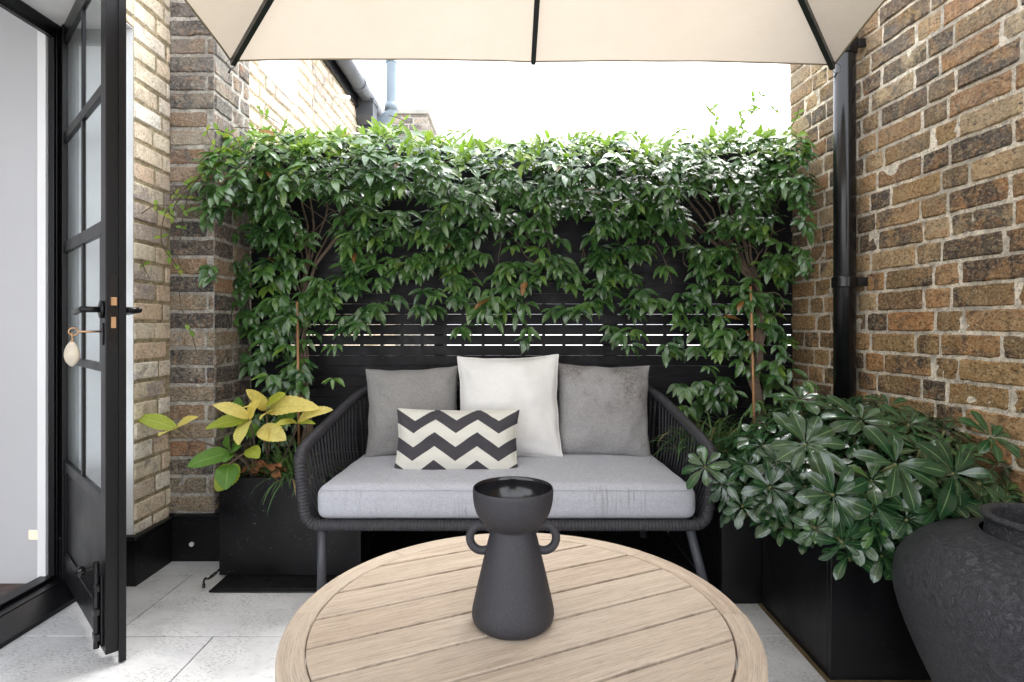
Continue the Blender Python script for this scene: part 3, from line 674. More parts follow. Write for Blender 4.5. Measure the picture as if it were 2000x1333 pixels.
# ---------------- sofa ----------------
SX = -.02
sf = thing('garden_sofa', 'charcoal rope woven two seat garden sofa with curved arms', 'sofa', (SX, 2.35, 0))
def S(x, y, z): return Vector((x-SX, y-2.35, z))
def wrapped(mb, pts, r, step=.0120, n=14):
    q = resample(pts, step/4); sh = [-.45, .6, .95, 1.0]
    mb.tube(q, r, n, rf=lambda i: r*(.90+.13*sh[i % 4])+.0006*noise.noise(Vector((i*.31, 0, 0))))
RB = .0205
def half(sx):
    # top rail, from the bottom front corner up the arm and round the back to the middle
    k = (lambda x: SX+(x-SX)*1) if sx < 0 else (lambda x: SX-(x-SX))
    pts = [(-.715, 2.05, .285), (-.742, 2.045, .32), (-.752, 2.043, .40), (-.762, 2.045, .49), (-.768, 2.062, .527), (-.770, 2.11, .551), (-.764, 2.22, .578), (-.752, 2.35, .608), (-.732, 2.50, .650), (-.700, 2.62, .690), (-.640, 2.685, .710), (-.50, 2.70, .715), (-.25, 2.705, .716), (SX, 2.705, .716)]
    return [S(k(x), y, z) for x, y, z in pts]
for sx in (-1, 1):
    pts = bez(half(sx), 10); mb = MB(); wrapped(mb, pts, RB); mb.build('arm_rail', M['rope'], sf, True)
base = [(-.66, 2.05, .284), (-.40, 2.047, .284), (0, 2.046, .284), (.36, 2.047, .284), (.62, 2.05, .284)]
mb = MB(); wrapped(mb, [S(-.722, 2.052, .290)]+[S(*p) for p in [(-.70, 2.05, .284), (.66, 2.05, .284)]]+[S(.682, 2.052, .290)], RB); mb.build('front_rail', M['rope'], sf, True)
for sx in (-1, 1):
    mb = MB(); x = SX+sx*.700; mb.tube(bez([S(x, 2.06, .284), S(x-sx*.005, 2.4, .284), S(x-sx*.03, 2.62, .284), S(x-sx*.12, 2.68, .284), S(SX, 2.69, .284)], 8), .013, 10); mb.build('seat_rail', M['sofa_metal'], sf, True)
    # strands
    top = resample(bez(half(sx), 10), .031); mb = MB()
    bot = resample(bez([S(x, 2.07, .284), S(x-sx*.005, 2.4, .284), S(x-sx*.03, 2.62, .284), S(x-sx*.12, 2.68, .284), S(SX, 2.69, .284)], 8), .002)
    top = [p for p in top if p.z > .45]
    n = len(top)
    for i, p in enumerate(top):
        f = i/(n-1); q = bot[min(len(bot)-1, int(f**1.08*len(bot)))]
        mid = p.lerp(q, .5)+Vector((sx*.010 if p.y < .25 else 0, .012 if p.y > .25 else 0, 0))
        for off in (0,):
            d_ = (top[min(n-1, i+1)]-top[max(0, i-1)]).normalized()*off
            mb.tube([p+d_, p.lerp(mid, .5)+d_, mid+d_, mid.lerp(q, .5)+d_, q+d_], .0047, 6)
        for e_, tt in ((p, 0),): pass
    mb.build('rope_weave', M['rope'], sf, True)
mb = MB()
for i in range(24): 
    x = -.66+i*.0555; mb.box(x-SX, x-SX+.03, 2.07-2.35, 2.67-2.35, .288, .291)
mb.build('seat_webbing', M['rope'], sf)
for (tx, ty, bx_, by_) in ((-.687, 2.06, P(628, 1178, 2.05).x, 2.05), (.643, 2.06, P(1385, 1178, 2.03).x, 2.03), (-.62, 2.62, -.66, 2.68), (.58, 2.62, .62, 2.68)):
    mb = MB(); mb.tube([S(tx, ty, .272), S(bx_, by_, .012)], .0165, 18); mb.tube([S(bx_, by_, .012), S(bx_, by_, .009)], .018, 18); mb.build('leg', M['sofa_metal'], sf, True)

# seat cushion
mb = MB()
cw, cd, chh = .690, .30, .062
def cf(p):
    x, y, z = p; k = 1-.035*(y+cd)/(2*cd); e = 1-max(abs(x)/cw, 0)**6
    bul = .012*(1-(x/cw)**4)*(1-(y/cd)**4)
    if z > 0: z += bul+.0018*noise.noise(Vector((x*9, y*9, 0)))
    if y < -cd+.05: y -= .007*math.sin(max(0, min(1, (z+chh)/(2*chh)))*math.pi)*(1-(x/cw)**8)
    return Vector((x*k, y, z))
bm_box(mb, -cw, cw, -cd, cd, -chh, chh, 0, .038, n=(60, 24, 8), fn=cf)
sc_ = thing('seat_cushion', 'thick pale grey fabric seat cushion lying on the garden sofa', 'cushion', (SX, 2.345, .361))
cv = mb.build('cover', M['fab_seat'], sc_, True)
mb = MB(); pts = []
for i in range(61):
    x = -cw+.022+(2*cw-.044)*i/60; pts.append(cf(Vector((x, -cd+.008, chh-.015)))+Vector((0, -.0026, .001)))
mb.tube(pts, .0022, 6); mb.build('seam', M['fab_seat'], cv, True)

def pillow(name, label, cat_mat, w_, h_, t_, loc, rot, pinch=.07, pipe=None, n=36, seed=0, group=None, earx=.012, slump=0):
    th = thing(name, label, 'pillow', loc, group); th.rotation_euler = rot
    def pt(u, v, s):
        x = u*w_/2*(1-pinch*(1-v*v)**1.0); z = v*h_/2*(1-pinch*(1-u*u))
        pr = ((1-abs(u)**2.6)*(1-abs(v)**2.6)); th_ = t_/2*max(0, pr)**.55
        wr = .016*noise.noise(Vector((u*1.8+seed, v*1.8, s*3)))+.007*noise.noise(Vector((u*6+seed, v*5, s*3)))
        # radiating corner creases
        cr = .007*math.sin(math.atan2(1-abs(v), 1-abs(u)+1e-6)*9)*(abs(u)*abs(v))**2
        yy = s*(th_+(wr+cr)*min(1, pr*3)); z2 = z-slump*(1-v*v)*.0
        return Vector((x+.004*noise.noise(Vector((v*3, seed, u))), yy, z2+.004*noise.noise(Vector((u*3, seed+4, v)))))
    mb = MB(); g_ = [math.sin((i/n*2-1)*math.pi/2) for i in range(n+1)]
    for s in (-1, 1):
        vv = [pt(u, v, s) for v in g_ for u in g_]; W = n+1
        fs = [((j*W+i), (j*W+i+1), ((j+1)*W+i+1), ((j+1)*W+i)) if s < 0 else ((j*W+i), ((j+1)*W+i), ((j+1)*W+i+1), (j*W+i+1)) for j in range(n) for i in range(n)]
        mb.add(vv, fs)
    cv = mb.build('cover', cat_mat, th, True)
    mb = MB(); e = [(u, -1) for u in g_]+[(1, v) for v in g_[1:]]+[(u, 1) for u in g_[::-1][1:]]+[(-1, v) for v in g_[::-1][1:-1]]
    mb.tube([pt(u, v, 0) for u, v in e], .0045 if pipe else .0016, 8, closed=True); mb.build('piping' if pipe else 'seam', pipe or cat_mat, cv, True)
    return th
gp = 'scatter pillows on the garden sofa'
def pc(x0, x1, y0, y1, Yb, Yt): return (P((x0+x1)/2, y1, Yb)+P((x0+x1)/2, y0, Yt))/2
# (left grey, right grey, white, zigzag)
pillow('pillow', 'plain grey pillow at the left end of the sofa', M['fab_grey'], .420, .400, .15, (P(806, 0, 2.56).x, 2.575, .617), (R(-14), R(-1.5), R(8)), seed=1, group=gp)
pillow('pillow', 'stained grey pillow at the right end of the sofa', M['fab_grey_stained'], .425, .42, .15, (P(1178, 0, 2.56).x, 2.575, .622), (R(-14), R(1.5), R(-4)), seed=5, group=gp)
pillow('pillow', 'large plain white pillow standing in the middle of the sofa', M['fab_white'], .455, .455, .16, (P(994, 0, 2.51).x, 2.53, .645), (R(-14), R(-1.2), R(0)), seed=9, group=gp, pipe=M['fab_white'])
pillow('pillow', 'small oblong pillow with black and white zigzag pattern', M['fab_zigzag'], .500, .268, .13, (P(892, 0, 2.30).x, 2.315, .528), (R(-20), R(0.3), R(0)), seed=13, group=gp, pipe=M['fab_zigzag'], pinch=.055)

# ---------------- table ----------------
TC = Vector((.0155, 1.148, 0)); TR, TI, TZ = .456, .408, .42
tb = thing('round_table', 'round pale teak slatted coffee table holding the dark vase', 'table', TC)
mb = MB(); ca, sa = math.cos(TA), math.sin(TA); GAP = .0078
for k in range(-4, 5):
    s0, s1 = k*.1-.05+GAP/2, k*.1+.05-GAP/2; s0 = max(s0, -TI+.003); s1 = min(s1, TI-.003)
    if s1-s0 < .008: continue
    R_ = TI-.0025; top = []; n = 16
    edge = []
    ss = [s0+(s1-s0)*i/n for i in range(n+1)]
    right = [(math.sqrt(max(0, R_*R_-s*s)), s) for s in ss]; left = [(-math.sqrt(max(0, R_*R_-s*s)), s) for s in reversed(ss)]
    pg = right+left; rr = random.random(); N_ = len(pg); vv = []
    cxp = 0; cyp = (s0+s1)/2
    for (ins, z) in ((.0, TZ-.022), (.0, TZ-.0015), (.0015, TZ)):
        for (p, q) in pg:
            p2 = p-math.copysign(ins, p); q2 = max(s0+ins, min(s1-ins, q)); vv.append((p2*ca-q2*sa, p2*sa+q2*ca, z))
    fs = [tuple(2*N_+i for i in range(N_)), tuple(range(N_-1, -1, -1))]
    for L_ in range(2):
        for i in range(N_): fs.append((L_*N_+i, L_*N_+(i+1) % N_, (L_+1)*N_+(i+1) % N_, (L_+1)*N_+i))
    mb.add(vv, fs, 0, [(rr, 0, 0, 1)]*len(vv))
mb.build('tabletop', M['table_slat'], tb)
mb = MB(); gr = []
for k in range(8):
    a0, a1 = k*math.pi/4+.0015, (k+1)*math.pi/4-.0015; n = 14; rr = random.random(); dr_ = random.uniform(-.0015, .0015)
    prof = [(TI, TZ-.028), (TI, TZ-.002), (TI+.002, TZ), (TR-.004, TZ), (TR, TZ-.004), (TR, TZ-.028)]
    vv = []; m_ = len(prof)
    for i in range(n+1):
        a_ = a0+(a1-a0)*i/n
        for r_, z in prof: vv.append(((r_+dr_)*math.cos(a_), (r_+dr_)*math.sin(a_), z)); gr.append((a_*.43, r_, z))
    fs = [(i*m_+j, (i+1)*m_+j, (i+1)*m_+(j+1) % m_, i*m_+(j+1) % m_) for i in range(n) for j in range(m_)]+[tuple(range(m_)), tuple(n*m_+j for j in range(m_-1, -1, -1))]
    mb.add(vv, fs, 0, [(rr, 0, 0, 1)]*len(vv))
o = mb.build('rim', M['table_rim'], tb); at = o.data.attributes.new('grain', 'FLOAT_VECTOR', 'POINT'); at.data.foreach_set('vector', [x for g_ in gr for x in g_])
mb = MB()
for k in (-.25, 0.02, .25): T_ = Matrix.Rotation(TA, 4, 'Z'); mb.box(k-.03, k+.03, -.30, .30, TZ-.047, TZ-.0225, 0, .002, T=T_)
mb.build('underframe', M['table_slat'], tb)
for k in range(4):
    a_ = math.pi/4+k*math.pi/2; mb = MB(); mb.tube([(.29*math.cos(a_), .29*math.sin(a_), TZ-.048), (.36*math.cos(a_), .36*math.sin(a_), .001)], [.024, .016], 18); mb.build('leg', M['table_slat'], tb, True)

# ---------------- vase ----------------
VC = Vector((.002, 1.117, TZ))
va_ = thing('vase', 'dark speckled vase with bowl top and two ring handles on the table', 'vase', VC)
k = .0010045
pr = [(.0005, .0), (.060, .0), (.072, .003), (.0785, .010), (.0805, .018), (.0800, .028)]
pr += [(.0800-(.0800-.0450)*t**1.05, .028+(.178-.028)*t) for t in [i/14 for i in range(1, 15)]]
pr += [(.043, .183), (.0425, .186), (.049, .190), (.0585, .1975), (.0665, .207), (.0725, .218), (.0765, .231), (.0785, .245), (.0790, .258), (.0786, .2635), (.0772, .2655)]
mb = MB(); mb.lathe(pr, (0, 0, 0), 96); mb.build('body', M['stoneware'], va_, True)
mb = MB(); mb.lathe([(.0772, .2655), (.0758, .2645), (.0752, .258), (.074, .247), (.071, .234), (.064, .221), (.053, .209), (.039, .2005), (.022, .1955), (.0005, .194)], (0, 0, 0), 96); mb.build('glazed_bowl', M['glaze'], va_, True)
for s in (-1, 1):
    mb = MB(); mb.tube([(s*.0600+.0245*math.cos(i*math.pi/24), 0, .1655+.0250*math.sin(i*math.pi/24)) for i in range(48)], .0083, 16, closed=True); mb.build('handle', M['stoneware'], va_, True)

# ---------------- urn ----------------
UC = Vector((1.207, 1.29, 0))
ur = thing('urn', 'big rough textured black clay urn in the right foreground', 'urn', UC)
def prof_interp(P_, n):
    q = bez([Vector((r, 0, z)) for r, z in P_], n); return [(max(.0004, p.x*.975), p.z*.935) for p in q]
body = [(.001, .004), (.12, .0), (.155, .03), (.20, .12), (.252, .24), (.285, .34), (.294, .41), (.276, .475), (.225, .525), (.16, .551), (.118, .560)]
neck = [(.110, .562), (.108, .58), (.109, .596), (.117, .604), (.117, .612), (.108, .616), (.098, .612), (.094, .60), (.094, .56), (.12, .52), (.20, .46)]
def ud(p):
    r = math.hypot(p.x, p.y)
    if r < .002: return p
    f = 1+.006*noise.noise(Vector((p.x*6, p.y*6, p.z*6)))+.0028*noise.turbulence(Vector((p.x*38, p.y*38, p.z*38)), 3, True); return Vector((p.x*f, p.y*f, p.z))
mb = MB(); mb.lathe(prof_interp(body, 26), (0, 0, 0), 420, disp=ud); mb.build('body', M['urn'], ur, True)
mb = MB(); mb.lathe(prof_interp(neck, 6), (0, 0, -.008), 120, disp=ud); mb.build('neck', M['urn'], ur, True)

# ---------------- parasol ----------------
pa = thing('parasol', 'large cream canvas parasol with black ribs over the table', 'parasol')
AP = Vector((.10, 1.01, 2.52)); YC = 1.01; CZ = 2.0
def CR(px, py, Y, z=None): return P(px, py, Y)
far_l, far_m, far_r = P(451, 119, 2.16), P(1041, 121, 2.16), P(1629, 127, 2.16)
ends = [far_r, far_m, far_l, Vector((-.98, 1.01, 2.0)), Vector((far_l.x, -.14, 2.0)), Vector((.08, -.14, 2.0)), Vector((far_r.x, -.14, 2.0)), Vector((1.07, 1.01, 2.0))]
mb = MB(); hem = []
for i in range(8):
    a, b = ends[i], ends[(i+1) % 8]; n1, n2 = 20, 20; vv = []
    for r_ in range(n1+1):
        for t_ in range(n2+1):
            s, t = r_/n1, t_/n2
            e = a.lerp(b, t); arch = 4*t*(1-t); p = AP.lerp(e, s*(1-(.016 if i not in (0, 1) else .005)*arch*s*s))
            p.z += -.012*arch*s*s*(1-s)*4+(.010 if i not in (0, 1) else .003)*arch*s**6+.0025*noise.noise(Vector((p.x*5, p.y*5, i)))
            if i in (7, 0): pass
            vv.append(p)
            if r_ == n1: hem.append(p)
    W = n2+1
    mb.add(vv, [(r_*W+t_, r_*W+t_+1, (r_+1)*W+t_+1, (r_+1)*W+t_) for r_ in range(n1) for t_ in range(n2)])
mb.build('canopy', M['canvas'], pa, True)
mb = MB(); mb.tube(hem, .0035, 6, closed=True); mb.build('hem', M['hem'], pa, True)
for e in ends:
    d_ = nrm(e-AP); q0 = AP+d_*.03; q1 = e-d_*.012; up = nrm(Vector((0, 0, 1))-d_*d_.z); sd = d_.cross(up); mb = MB()
    vv = []
    for p, ww in ((q0, .011), (q1, .0085)):
        for (a_, b_) in ((-1, -.031), (1, -.031), (1, -.008), (-1, -.008)): vv.append(p+sd*a_*ww+up*b_)
    mb.add(vv, [(0, 3, 2, 1), (4, 5, 6, 7), (0, 1, 5, 4), (1, 2, 6, 5), (2, 3, 7, 6), (3, 0, 4, 7)]); rb_ = mb.build('rib', M['rib'], pa)
    if e in (far_l, far_r):
        mb = MB(); lp = [e+Vector((.016*math.sin(i*math.pi/8)+.004, -.01, -.018+.018*math.cos(i*math.pi/8))) for i in range(16)]; mb.tube(lp, .0012, 5, closed=True)
        mb.tube([e+Vector((.004, -.01, -.036)), e+Vector((-.004, -.01, -.052))], .004, 6); mb.tube(bez([e+Vector((-.004, -.01, -.050)), e+Vector((.002, -.01, -.062)), e+Vector((-.006, -.01, -.075))], 4), .0009, 5); mb.build('tie_cord', M['rib'], rb_, True)
mb = MB(); mb.lathe([(.001, .03), (.05, .03), (.06, .0), (.06, -.07), (.02, -.09), (.001, -.09)], AP, 32); mb.build('hub', M['rib'], pa, True)
mb = MB(); mb.tube([AP+Vector((0, 0, .02)), AP+Vector((0, 0, .16)), (.3, -.3, 2.85), (.45, -1.0, 2.55)], .024, 14); mb.build('arm', M['rib'], pa, True)
mb = MB(); mb.tube([(.45, -1.0, .05), (.45, -1.0, 2.7)], .035, 18); mb.box(.1, .8, -1.35, -.65, 0, .05, 0, .006); mb.build('mast', M['rib'], pa)

# ---------------- leaves ----------------
def leaf(mb, base, d_, nrm_, ln, wd, curl=.25, fold=.25, shape='lance', r=0.5, n=5, wave=0.0, tooth=0):
    d_ = nrm(d_); nn = nrm(nrm_); nn = nrm(nn-d_*nn.dot(d_)); sd = d_.cross(nn); vv = []; cc = []
    ph = random.random()*6
    for i in range(n+1):
        t = i/n
        if shape == 'lance': wv_ = math.sin(math.pi*t**.85)**.8*(1-.25*t)
        elif shape == 'obov': wv_ = math.sin(math.pi*t**1.75)**.62 if 0 < t < 1 else 0
        elif shape == 'oval': wv_ = math.sin(math.pi*t**.8)**.7 if 0 < t < 1 else 0
        else: wv_ = (1-t)**.5*min(1, .4+t*5)
        if i == 0: wv_ = .06
        if i == n: wv_ = .03
        if tooth: wv_ *= 1+.05*(1 if i % 2 else -1)*(0 < i < n)
        half_ = wd/2*wv_; a = curl*t
        c = base+d_*(ln*math.sin(a)/max(a, 1e-4)*t if a > 1e-4 else ln*t)-nn*(ln*t*(1-math.cos(a))/max(a, 1e-4) if a > 1e-4 else 0)
        f = half_*fold; wz = wave*half_*math.sin(ph+t*9)
        nn2 = nrm(nn*math.cos(a)+d_*math.sin(a))
        vv += [c-sd*half_+nn2*(f+wz), c, c+sd*half_+nn2*(f-wz)]; cc += [(r, 1, t, 1), (r, 0, t, 1), (r, 1, t, 1)]
    fs = []
    for i in range(n):
        for s in (0, 1): fs.append((i*3+s, i*3+s+1, (i+1)*3+s+1, (i+1)*3+s))
    mb.add(vv, fs, 0, cc)
rnd = random.Random(11)
# climbing jasmine: outline of foliage measured on the fence plane
low = [(430, 560), (455, 640), (500, 650), (560, 640), (610, 640), (640, 650), (700, 636), (720, 600), (760, 610), (800, 625), (850, 625), (900, 640), (950, 645), (1000, 640), (1040, 670), (1070, 612), (1110, 600), (1150, 622), (1180, 612), (1215, 686), (1245, 655), (1290, 620), (1320, 640), (1400, 660), (1450, 650), (1520, 640), (1545, 575), (1595, 520)]
topl = [(400, 300), (430, 272), (500, 262), (600, 266), (720, 262), (770, 252), (850, 276), (930, 286), (1000, 284), (1100, 272), (1200, 272), (1300, 280), (1400, 268), (1500, 262), (1560, 268), (1600, 300)]
def lerp_tab(tab, x):
    if x <= tab[0][0]: return tab[0][1]
    for (a, b), (c, e) in zip(tab, tab[1:]):
        if x <= c: return b+(e-b)*(x-a)/(c-a)
    return tab[-1][1]
LM = {-1: (MB(), MB(), MB()), 1: (MB(), MB(), MB())}   # leaves, young leaves, stems
def cluster(pos, side, n, size, young=False, out=(0, -1, 0), droop=.8, spread=75):
    mbL = LM[side][1 if young else 0]; out = Vector(out); r0 = rnd.random()
    az0 = rnd.uniform(-20, 20)
    for i in range(n):
        a = R(az0-spread+2*spread*(i+.5)/n+rnd.uniform(-14, 14))
        dn = droop*rnd.uniform(.5, 1.25)
        d_ = Vector((math.sin(a), 0, -math.cos(a)*dn+(.12 if pos.z > 1.35 else 0)))+out*rnd.uniform(.25, .9)
        if young: d_ = Vector((rnd.uniform(-1, 1), rnd.uniform(-1, .3), rnd.uniform(-.4, .9)))
        nn = Vector((math.sin(a)*.25+rnd.uniform(-.3, .3), 0, .75+rnd.uniform(-.3, .4)))+out*rnd.uniform(.4, 1.0)
        ln = size*rnd.choice((.55, .8, .95, 1.05, 1.2, 1.3))*rnd.uniform(.9, 1.08); r_ = min(1, max(0, r0*.65+rnd.random()*.3))
        if rnd.random() < .003: r_ = 1.0
        elif r_ > .9: r_ = .8
        st = pos+nrm(d_)*ln*.10
        leaf(mbL, st, d_, nn, ln, ln*rnd.uniform(.32, .46), curl=rnd.uniform(.25, .95), fold=rnd.uniform(.08, .4), r=r_, wave=.15)
cl = 0
while cl < 1500:
    x = rnd.uniform(395, 1572); t0 = lerp_tab(topl, x); l0 = lerp_tab(low, x); y = rnd.uniform(t0, l0)
    f = (y-t0)/(l0-t0); n1 = noise.noise(Vector((x*.012, y*.014, 3)))
    dens = 1.0 if y < 430 else (.75 if y < 520 else .55)
    if 700 < x < 1340 and y > 470: dens *= .62
    if y > 380: dens *= min(1, max(.05, .62+1.9*n1))
    if x < 450: dens *= (.15+.85*min(1, max(0, (x-395)/55)))*(1 if y < 520 else .3)
    if rnd.random() > dens: continue
    cl += 1
    depth = .06+(.20*math.exp(-((y-330)/110)**2)+.06)*rnd.random()
    Y = 2.765-depth
    if x < 470: Y = min(Y, 2.43-rnd.random()*.06) if x < 432 else Y-.03
    if x > 1552: Y = min(Y, 2.50)
    pos = P(x, y, Y); side = -1 if x+rnd.uniform(-110, 110) < 1010 else 1
    yg = (y < t0+45 and rnd.random() < .5)
    cluster(pos, side, rnd.randint(4, 7), .060 if yg else .070, yg, droop=.85 if y > 330 else .55, spread=80)
# top growth above and behind the fence
for i in range(330):
    x = rnd.uniform(420, 1580); t0 = lerp_tab(topl, x); Y = rnd.uniform(2.62, 2.98); pos = P(x, t0+rnd.uniform(-2, 26), Y)
    cluster(pos, -1 if x < 1010 else 1, rnd.randint(3, 6), .055, rnd.random() < .6, droop=.3)
# columns by the stems
for (cx, wx, y0, y1, n, side) in ((535, 62, 640, 850, 46, -1), (600, 26, 640, 770, 12, -1), (1430, 70, 640, 800, 38, 1), (1520, 30, 650, 800, 14, 1), (1340, 24, 740, 800, 6, 1), (1315, 16, 650, 690, 5, 1), (560, 18, 560, 640, 8, -1)):
    for i in range(n):
        x = rnd.gauss(cx, wx*.55); y = rnd.uniform(y0, y1); x = min(max(x, cx-wx), cx+wx)
        if side < 0 and y > 700: x = min(x, 590)
        cluster(P(x, y, rnd.uniform(2.55, 2.72)), side, rnd.randint(4, 6), .066)
for x, y in ((650, 738), (655, 672), (700, 628), (1217, 650), (1228, 672), (1030, 640), (1028, 660), (1545, 720), (1575, 745), (1550, 480), (1572, 505), (1565, 430), (1578, 525)):
    cluster(P(x, y, 2.55 if x < 1552 else 2.42), -1 if x < 1000 else 1, 5, .062)
# stems
def stem(side, pts, r=.004, jitter=.012, n=6):
    q = bez(pts, n); q = [p+Vector((noise.noise(p*9)*jitter, noise.noise(p*9+Vector((5, 5, 5)))*jitter*.5, 0)) for p in q]
    LM[side][2].tube(q, [r*(1-.5*i/len(q)) for i in range(len(q))], 7)
for k_ in range(9):
    dx = rnd.uniform(-10, 10); tx = rnd.uniform(-120, 160)
    stem(-1, [P(592+dx, 905, 2.55), P(596+dx*.8, 800, 2.60), P(590+dx, 700, 2.66), P(598+dx, 600, 2.70), P(600+tx*.3, 500, 2.72), P(600+tx, 390, 2.70), P(600+tx*1.8, 310, 2.66)], rnd.uniform(.004, .009), .03)
for k_ in range(13):
    dx = rnd.uniform(-14, 16); tx = rnd.uniform(-170, 80)
    stem(1, [P(1478+dx, 880, 2.50), P(1474+dx*.8, 780, 2.58), P(1466+dx, 690, 2.66), P(1474+dx, 590, 2.70), P(1468+tx*.3, 500, 2.72), P(1450+tx, 390, 2.70), P(1440+tx*1.6, 310, 2.66)], rnd.uniform(.004, .0095), .03)
for k_ in range(60):
    x = rnd.uniform(480, 1520); y = rnd.uniform(290, 500); d1 = rnd.uniform(-1, 1)
    stem(-1 if x < 1010 else 1, [P(x, y, 2.72), P(x+60*d1, y+rnd.uniform(-10, 50), 2.68), P(x+110*d1, y+rnd.uniform(10, 90), 2.66)], .0025, .03)
# wandering tendrils over the pier at the left and above the hedge
def tendril(side, pts, leaves=8, ls=.034, r=.0021):
    q = bez(pts, 10); LM[side][2].tube(q, r, 6)
    for i in range(leaves):
        j = int((i+.6)/leaves*(len(q)-2)); p = q[j]; a = rnd.uniform(0, 6.28)
        for s in (1, -1): leaf(LM[side][1], p, Vector((math.cos(a)*s, -.4, math.sin(a)*s+.1)), Vector((0, -1, .6)), ls*rnd.uniform(.6, 1.15), ls*.5, curl=.4, r=rnd.uniform(0, .93), shape='oval')
for pts, n_ in (
    ([(430, 330), (390, 345), (355, 375), (330, 410), (345, 430)], 6), ([(425, 300), (405, 255), (450, 262), (470, 290)], 5), ([(440, 325), (370, 360), (330, 400), (315, 470), (345, 520)], 6),
    ([(400, 350), (345, 395), (338, 450), (350, 520), (352, 590), (370, 640), (385, 690)], 3), ([(330, 400), (295, 405), (262, 440), (275, 505), (292, 545)], 3), ([(405, 330), (375, 365), (360, 410), (352, 470)], 5), ([(440, 290), (415, 300), (400, 330), (360, 370)], 5)):
    tendril(-1, [P(x, y, 2.38+.02*math.sin(i)) if x > 330 else P(x, y, 2.25) for i, (x, y) in enumerate(pts)], n_)
for pts, n_ in (
    ([(600, 275), (560, 250), (515, 222), (505, 210)], 4), ([(740, 270), (790, 240), (760, 225)], 4), ([(860, 290), (880, 260), (925, 262)], 4), ([(640, 270), (560, 262), (480, 250), (410, 250)], 4)):
    tendril(-1, [P(x, y, 2.62) for x, y in pts], n_)
for pts, n_ in (
    ([(1380, 290), (1400, 240), (1385, 215), (1400, 212)], 4), ([(1440, 290), (1452, 260), (1446, 238)], 4), ([(1400, 285), (1450, 225), (1470, 218), (1545, 215)], 5), ([(1500, 300), (1550, 240), (1560, 215)], 4), ([(1260, 290), (1245, 265), (1230, 262)], 3), ([(1100, 290), (1130, 262), (1165, 268)], 4), ([(1480, 222), (1470, 190), (1500, 185)], 3), ([(1340, 290), (1320, 262), (1340, 250)], 3)):
    tendril(1, [P(x, y, 2.66) for x, y in pts], n_)
tendril(1, [P(x, y, 2.6) for x, y in ((1430, 490), (1465, 480), (1480, 500), (1470, 520))], 0, r=.0015)
tendril(1, [P(x, y, 2.6) for x, y in ((1480, 575), (1515, 572), (1530, 590), (1520, 612), (1505, 622))], 0, r=.0015)
for side, lab in ((-1, 'left climbing jasmine covering the black fence beside the brick pier'), (1, 'right climbing jasmine covering the black fence beside the downpipe')):
    t_ = thing('climbing_jasmine', lab, 'climbing plant', (side*1.0, 2.6, .4), 'jasmine trained over the fence'); off = Vector((side*1.0, 2.6, .4))
    for mb, nm, mt in zip(LM[side], ('leaves', 'young_leaves', 'stems'), (M['jasmine'], M['jasmine_young'], M['twig'])):
        mb.v = [(x-off.x, y-off.y, z-off.z) for x, y, z in mb.v]; o = mb.build(nm, mt, t_, True)
mb = MB(); mb.tube([P(580, 590, 2.64), P(582, 700, 2.61), P(584, 905, 2.55)], .0055, 10)
tag(mb.build('bamboo_cane', M['cane'], smooth=True), 'thin orange brown cane tied to the left jasmine stems', 'cane', 'canes supporting the jasmine')
mb = MB(); mb.tube([P(1466, 560, 2.64), P(1470, 700, 2.58), P(1474, 880, 2.50)], .0055, 10)
tag(mb.build('bamboo_cane', M['cane'], smooth=True), 'thin orange brown cane tied to the right jasmine stems', 'cane', 'canes supporting the jasmine')

# ---------------- hydrangea ----------------
hy = thing('hydrangea', 'hydrangea with big yellow leaves growing in the left planter', 'plant', (-1.0, 2.4, .36))
HY = {'y': MB(), 'l': MB(), 'g': MB()}; stems = MB(); off = Vector((-1.0, 2.4, .36))
L_ = [ # kind, base px, tip px, width px, depth base, depth tip, normal
 ('l', (345, 838), (262, 815), 27, 2.28, 2.22), ('y', (345, 834), (376, 817), 17, 2.28, 2.24), ('y', (346, 838), (311, 854), 25, 2.28, 2.18),
 ('y', (486, 816), (427, 791), 26, 2.30, 2.2), ('y', (486, 818), (498, 788), 26, 2.30, 2.24), ('y', (487, 822), (458, 860), 30, 2.30, 2.18), ('l', (484, 820), (407, 834), 30, 2.30, 2.2), ('l', (484, 816), (450, 812), 16, 2.34, 2.3),
 ('y', (520, 800), (486, 768), 26, 2.36, 2.28), ('l', (520, 798), (543, 772), 28, 2.36, 2.28), ('y', (522, 802), (597, 784), 40, 2.36, 2.24), ('y', (520, 802), (482, 788), 14, 2.36, 2.25), ('y', (540, 805), (500, 806), 12, 2.36, 2.2),
 ('y', (508, 838), (548, 860), 36, 2.30, 2.22), ('y', (510, 836), (515, 862), 20, 2.32, 2.22), ('y', (582, 822), (630, 797), 27, 2.34, 2.24), ('y', (580, 826), (549, 824), 16, 2.34, 2.22), ('l', (580, 826), (606, 828), 12, 2.34, 2.24),
 ('l', (486, 876), (500, 898), 26, 2.28, 2.24), ('g', (448, 885), (372, 912), 34, 2.26, 2.16), ('g', (450, 882), (438, 858), 30, 2.28, 2.24), ('g', (452, 882), (462, 876), 26, 2.26, 2.22), ('g', (447, 908), (440, 950), 36, 2.24, 2.16), ('l', (465, 908), (425, 958), 40, 2.26, 2.2), ('g', (452, 885), (440, 905), 18, 2.25, 2.2),
 ('g', (540, 840), (560, 815), 30, 2.42, 2.4), ('g', (470, 800), (460, 780), 24, 2.42, 2.4), ('g', (575, 815), (560, 800), 26, 2.42, 2.38), ('g', (500, 850), (480, 835), 26, 2.40, 2.36), ('l', (480, 802), (455, 800), 16, 2.40, 2.34), ('g', (455, 860), (470, 848), 18, 2.3, 2.26), ('g', (430, 840), (440, 820), 20, 2.42, 2.4)]
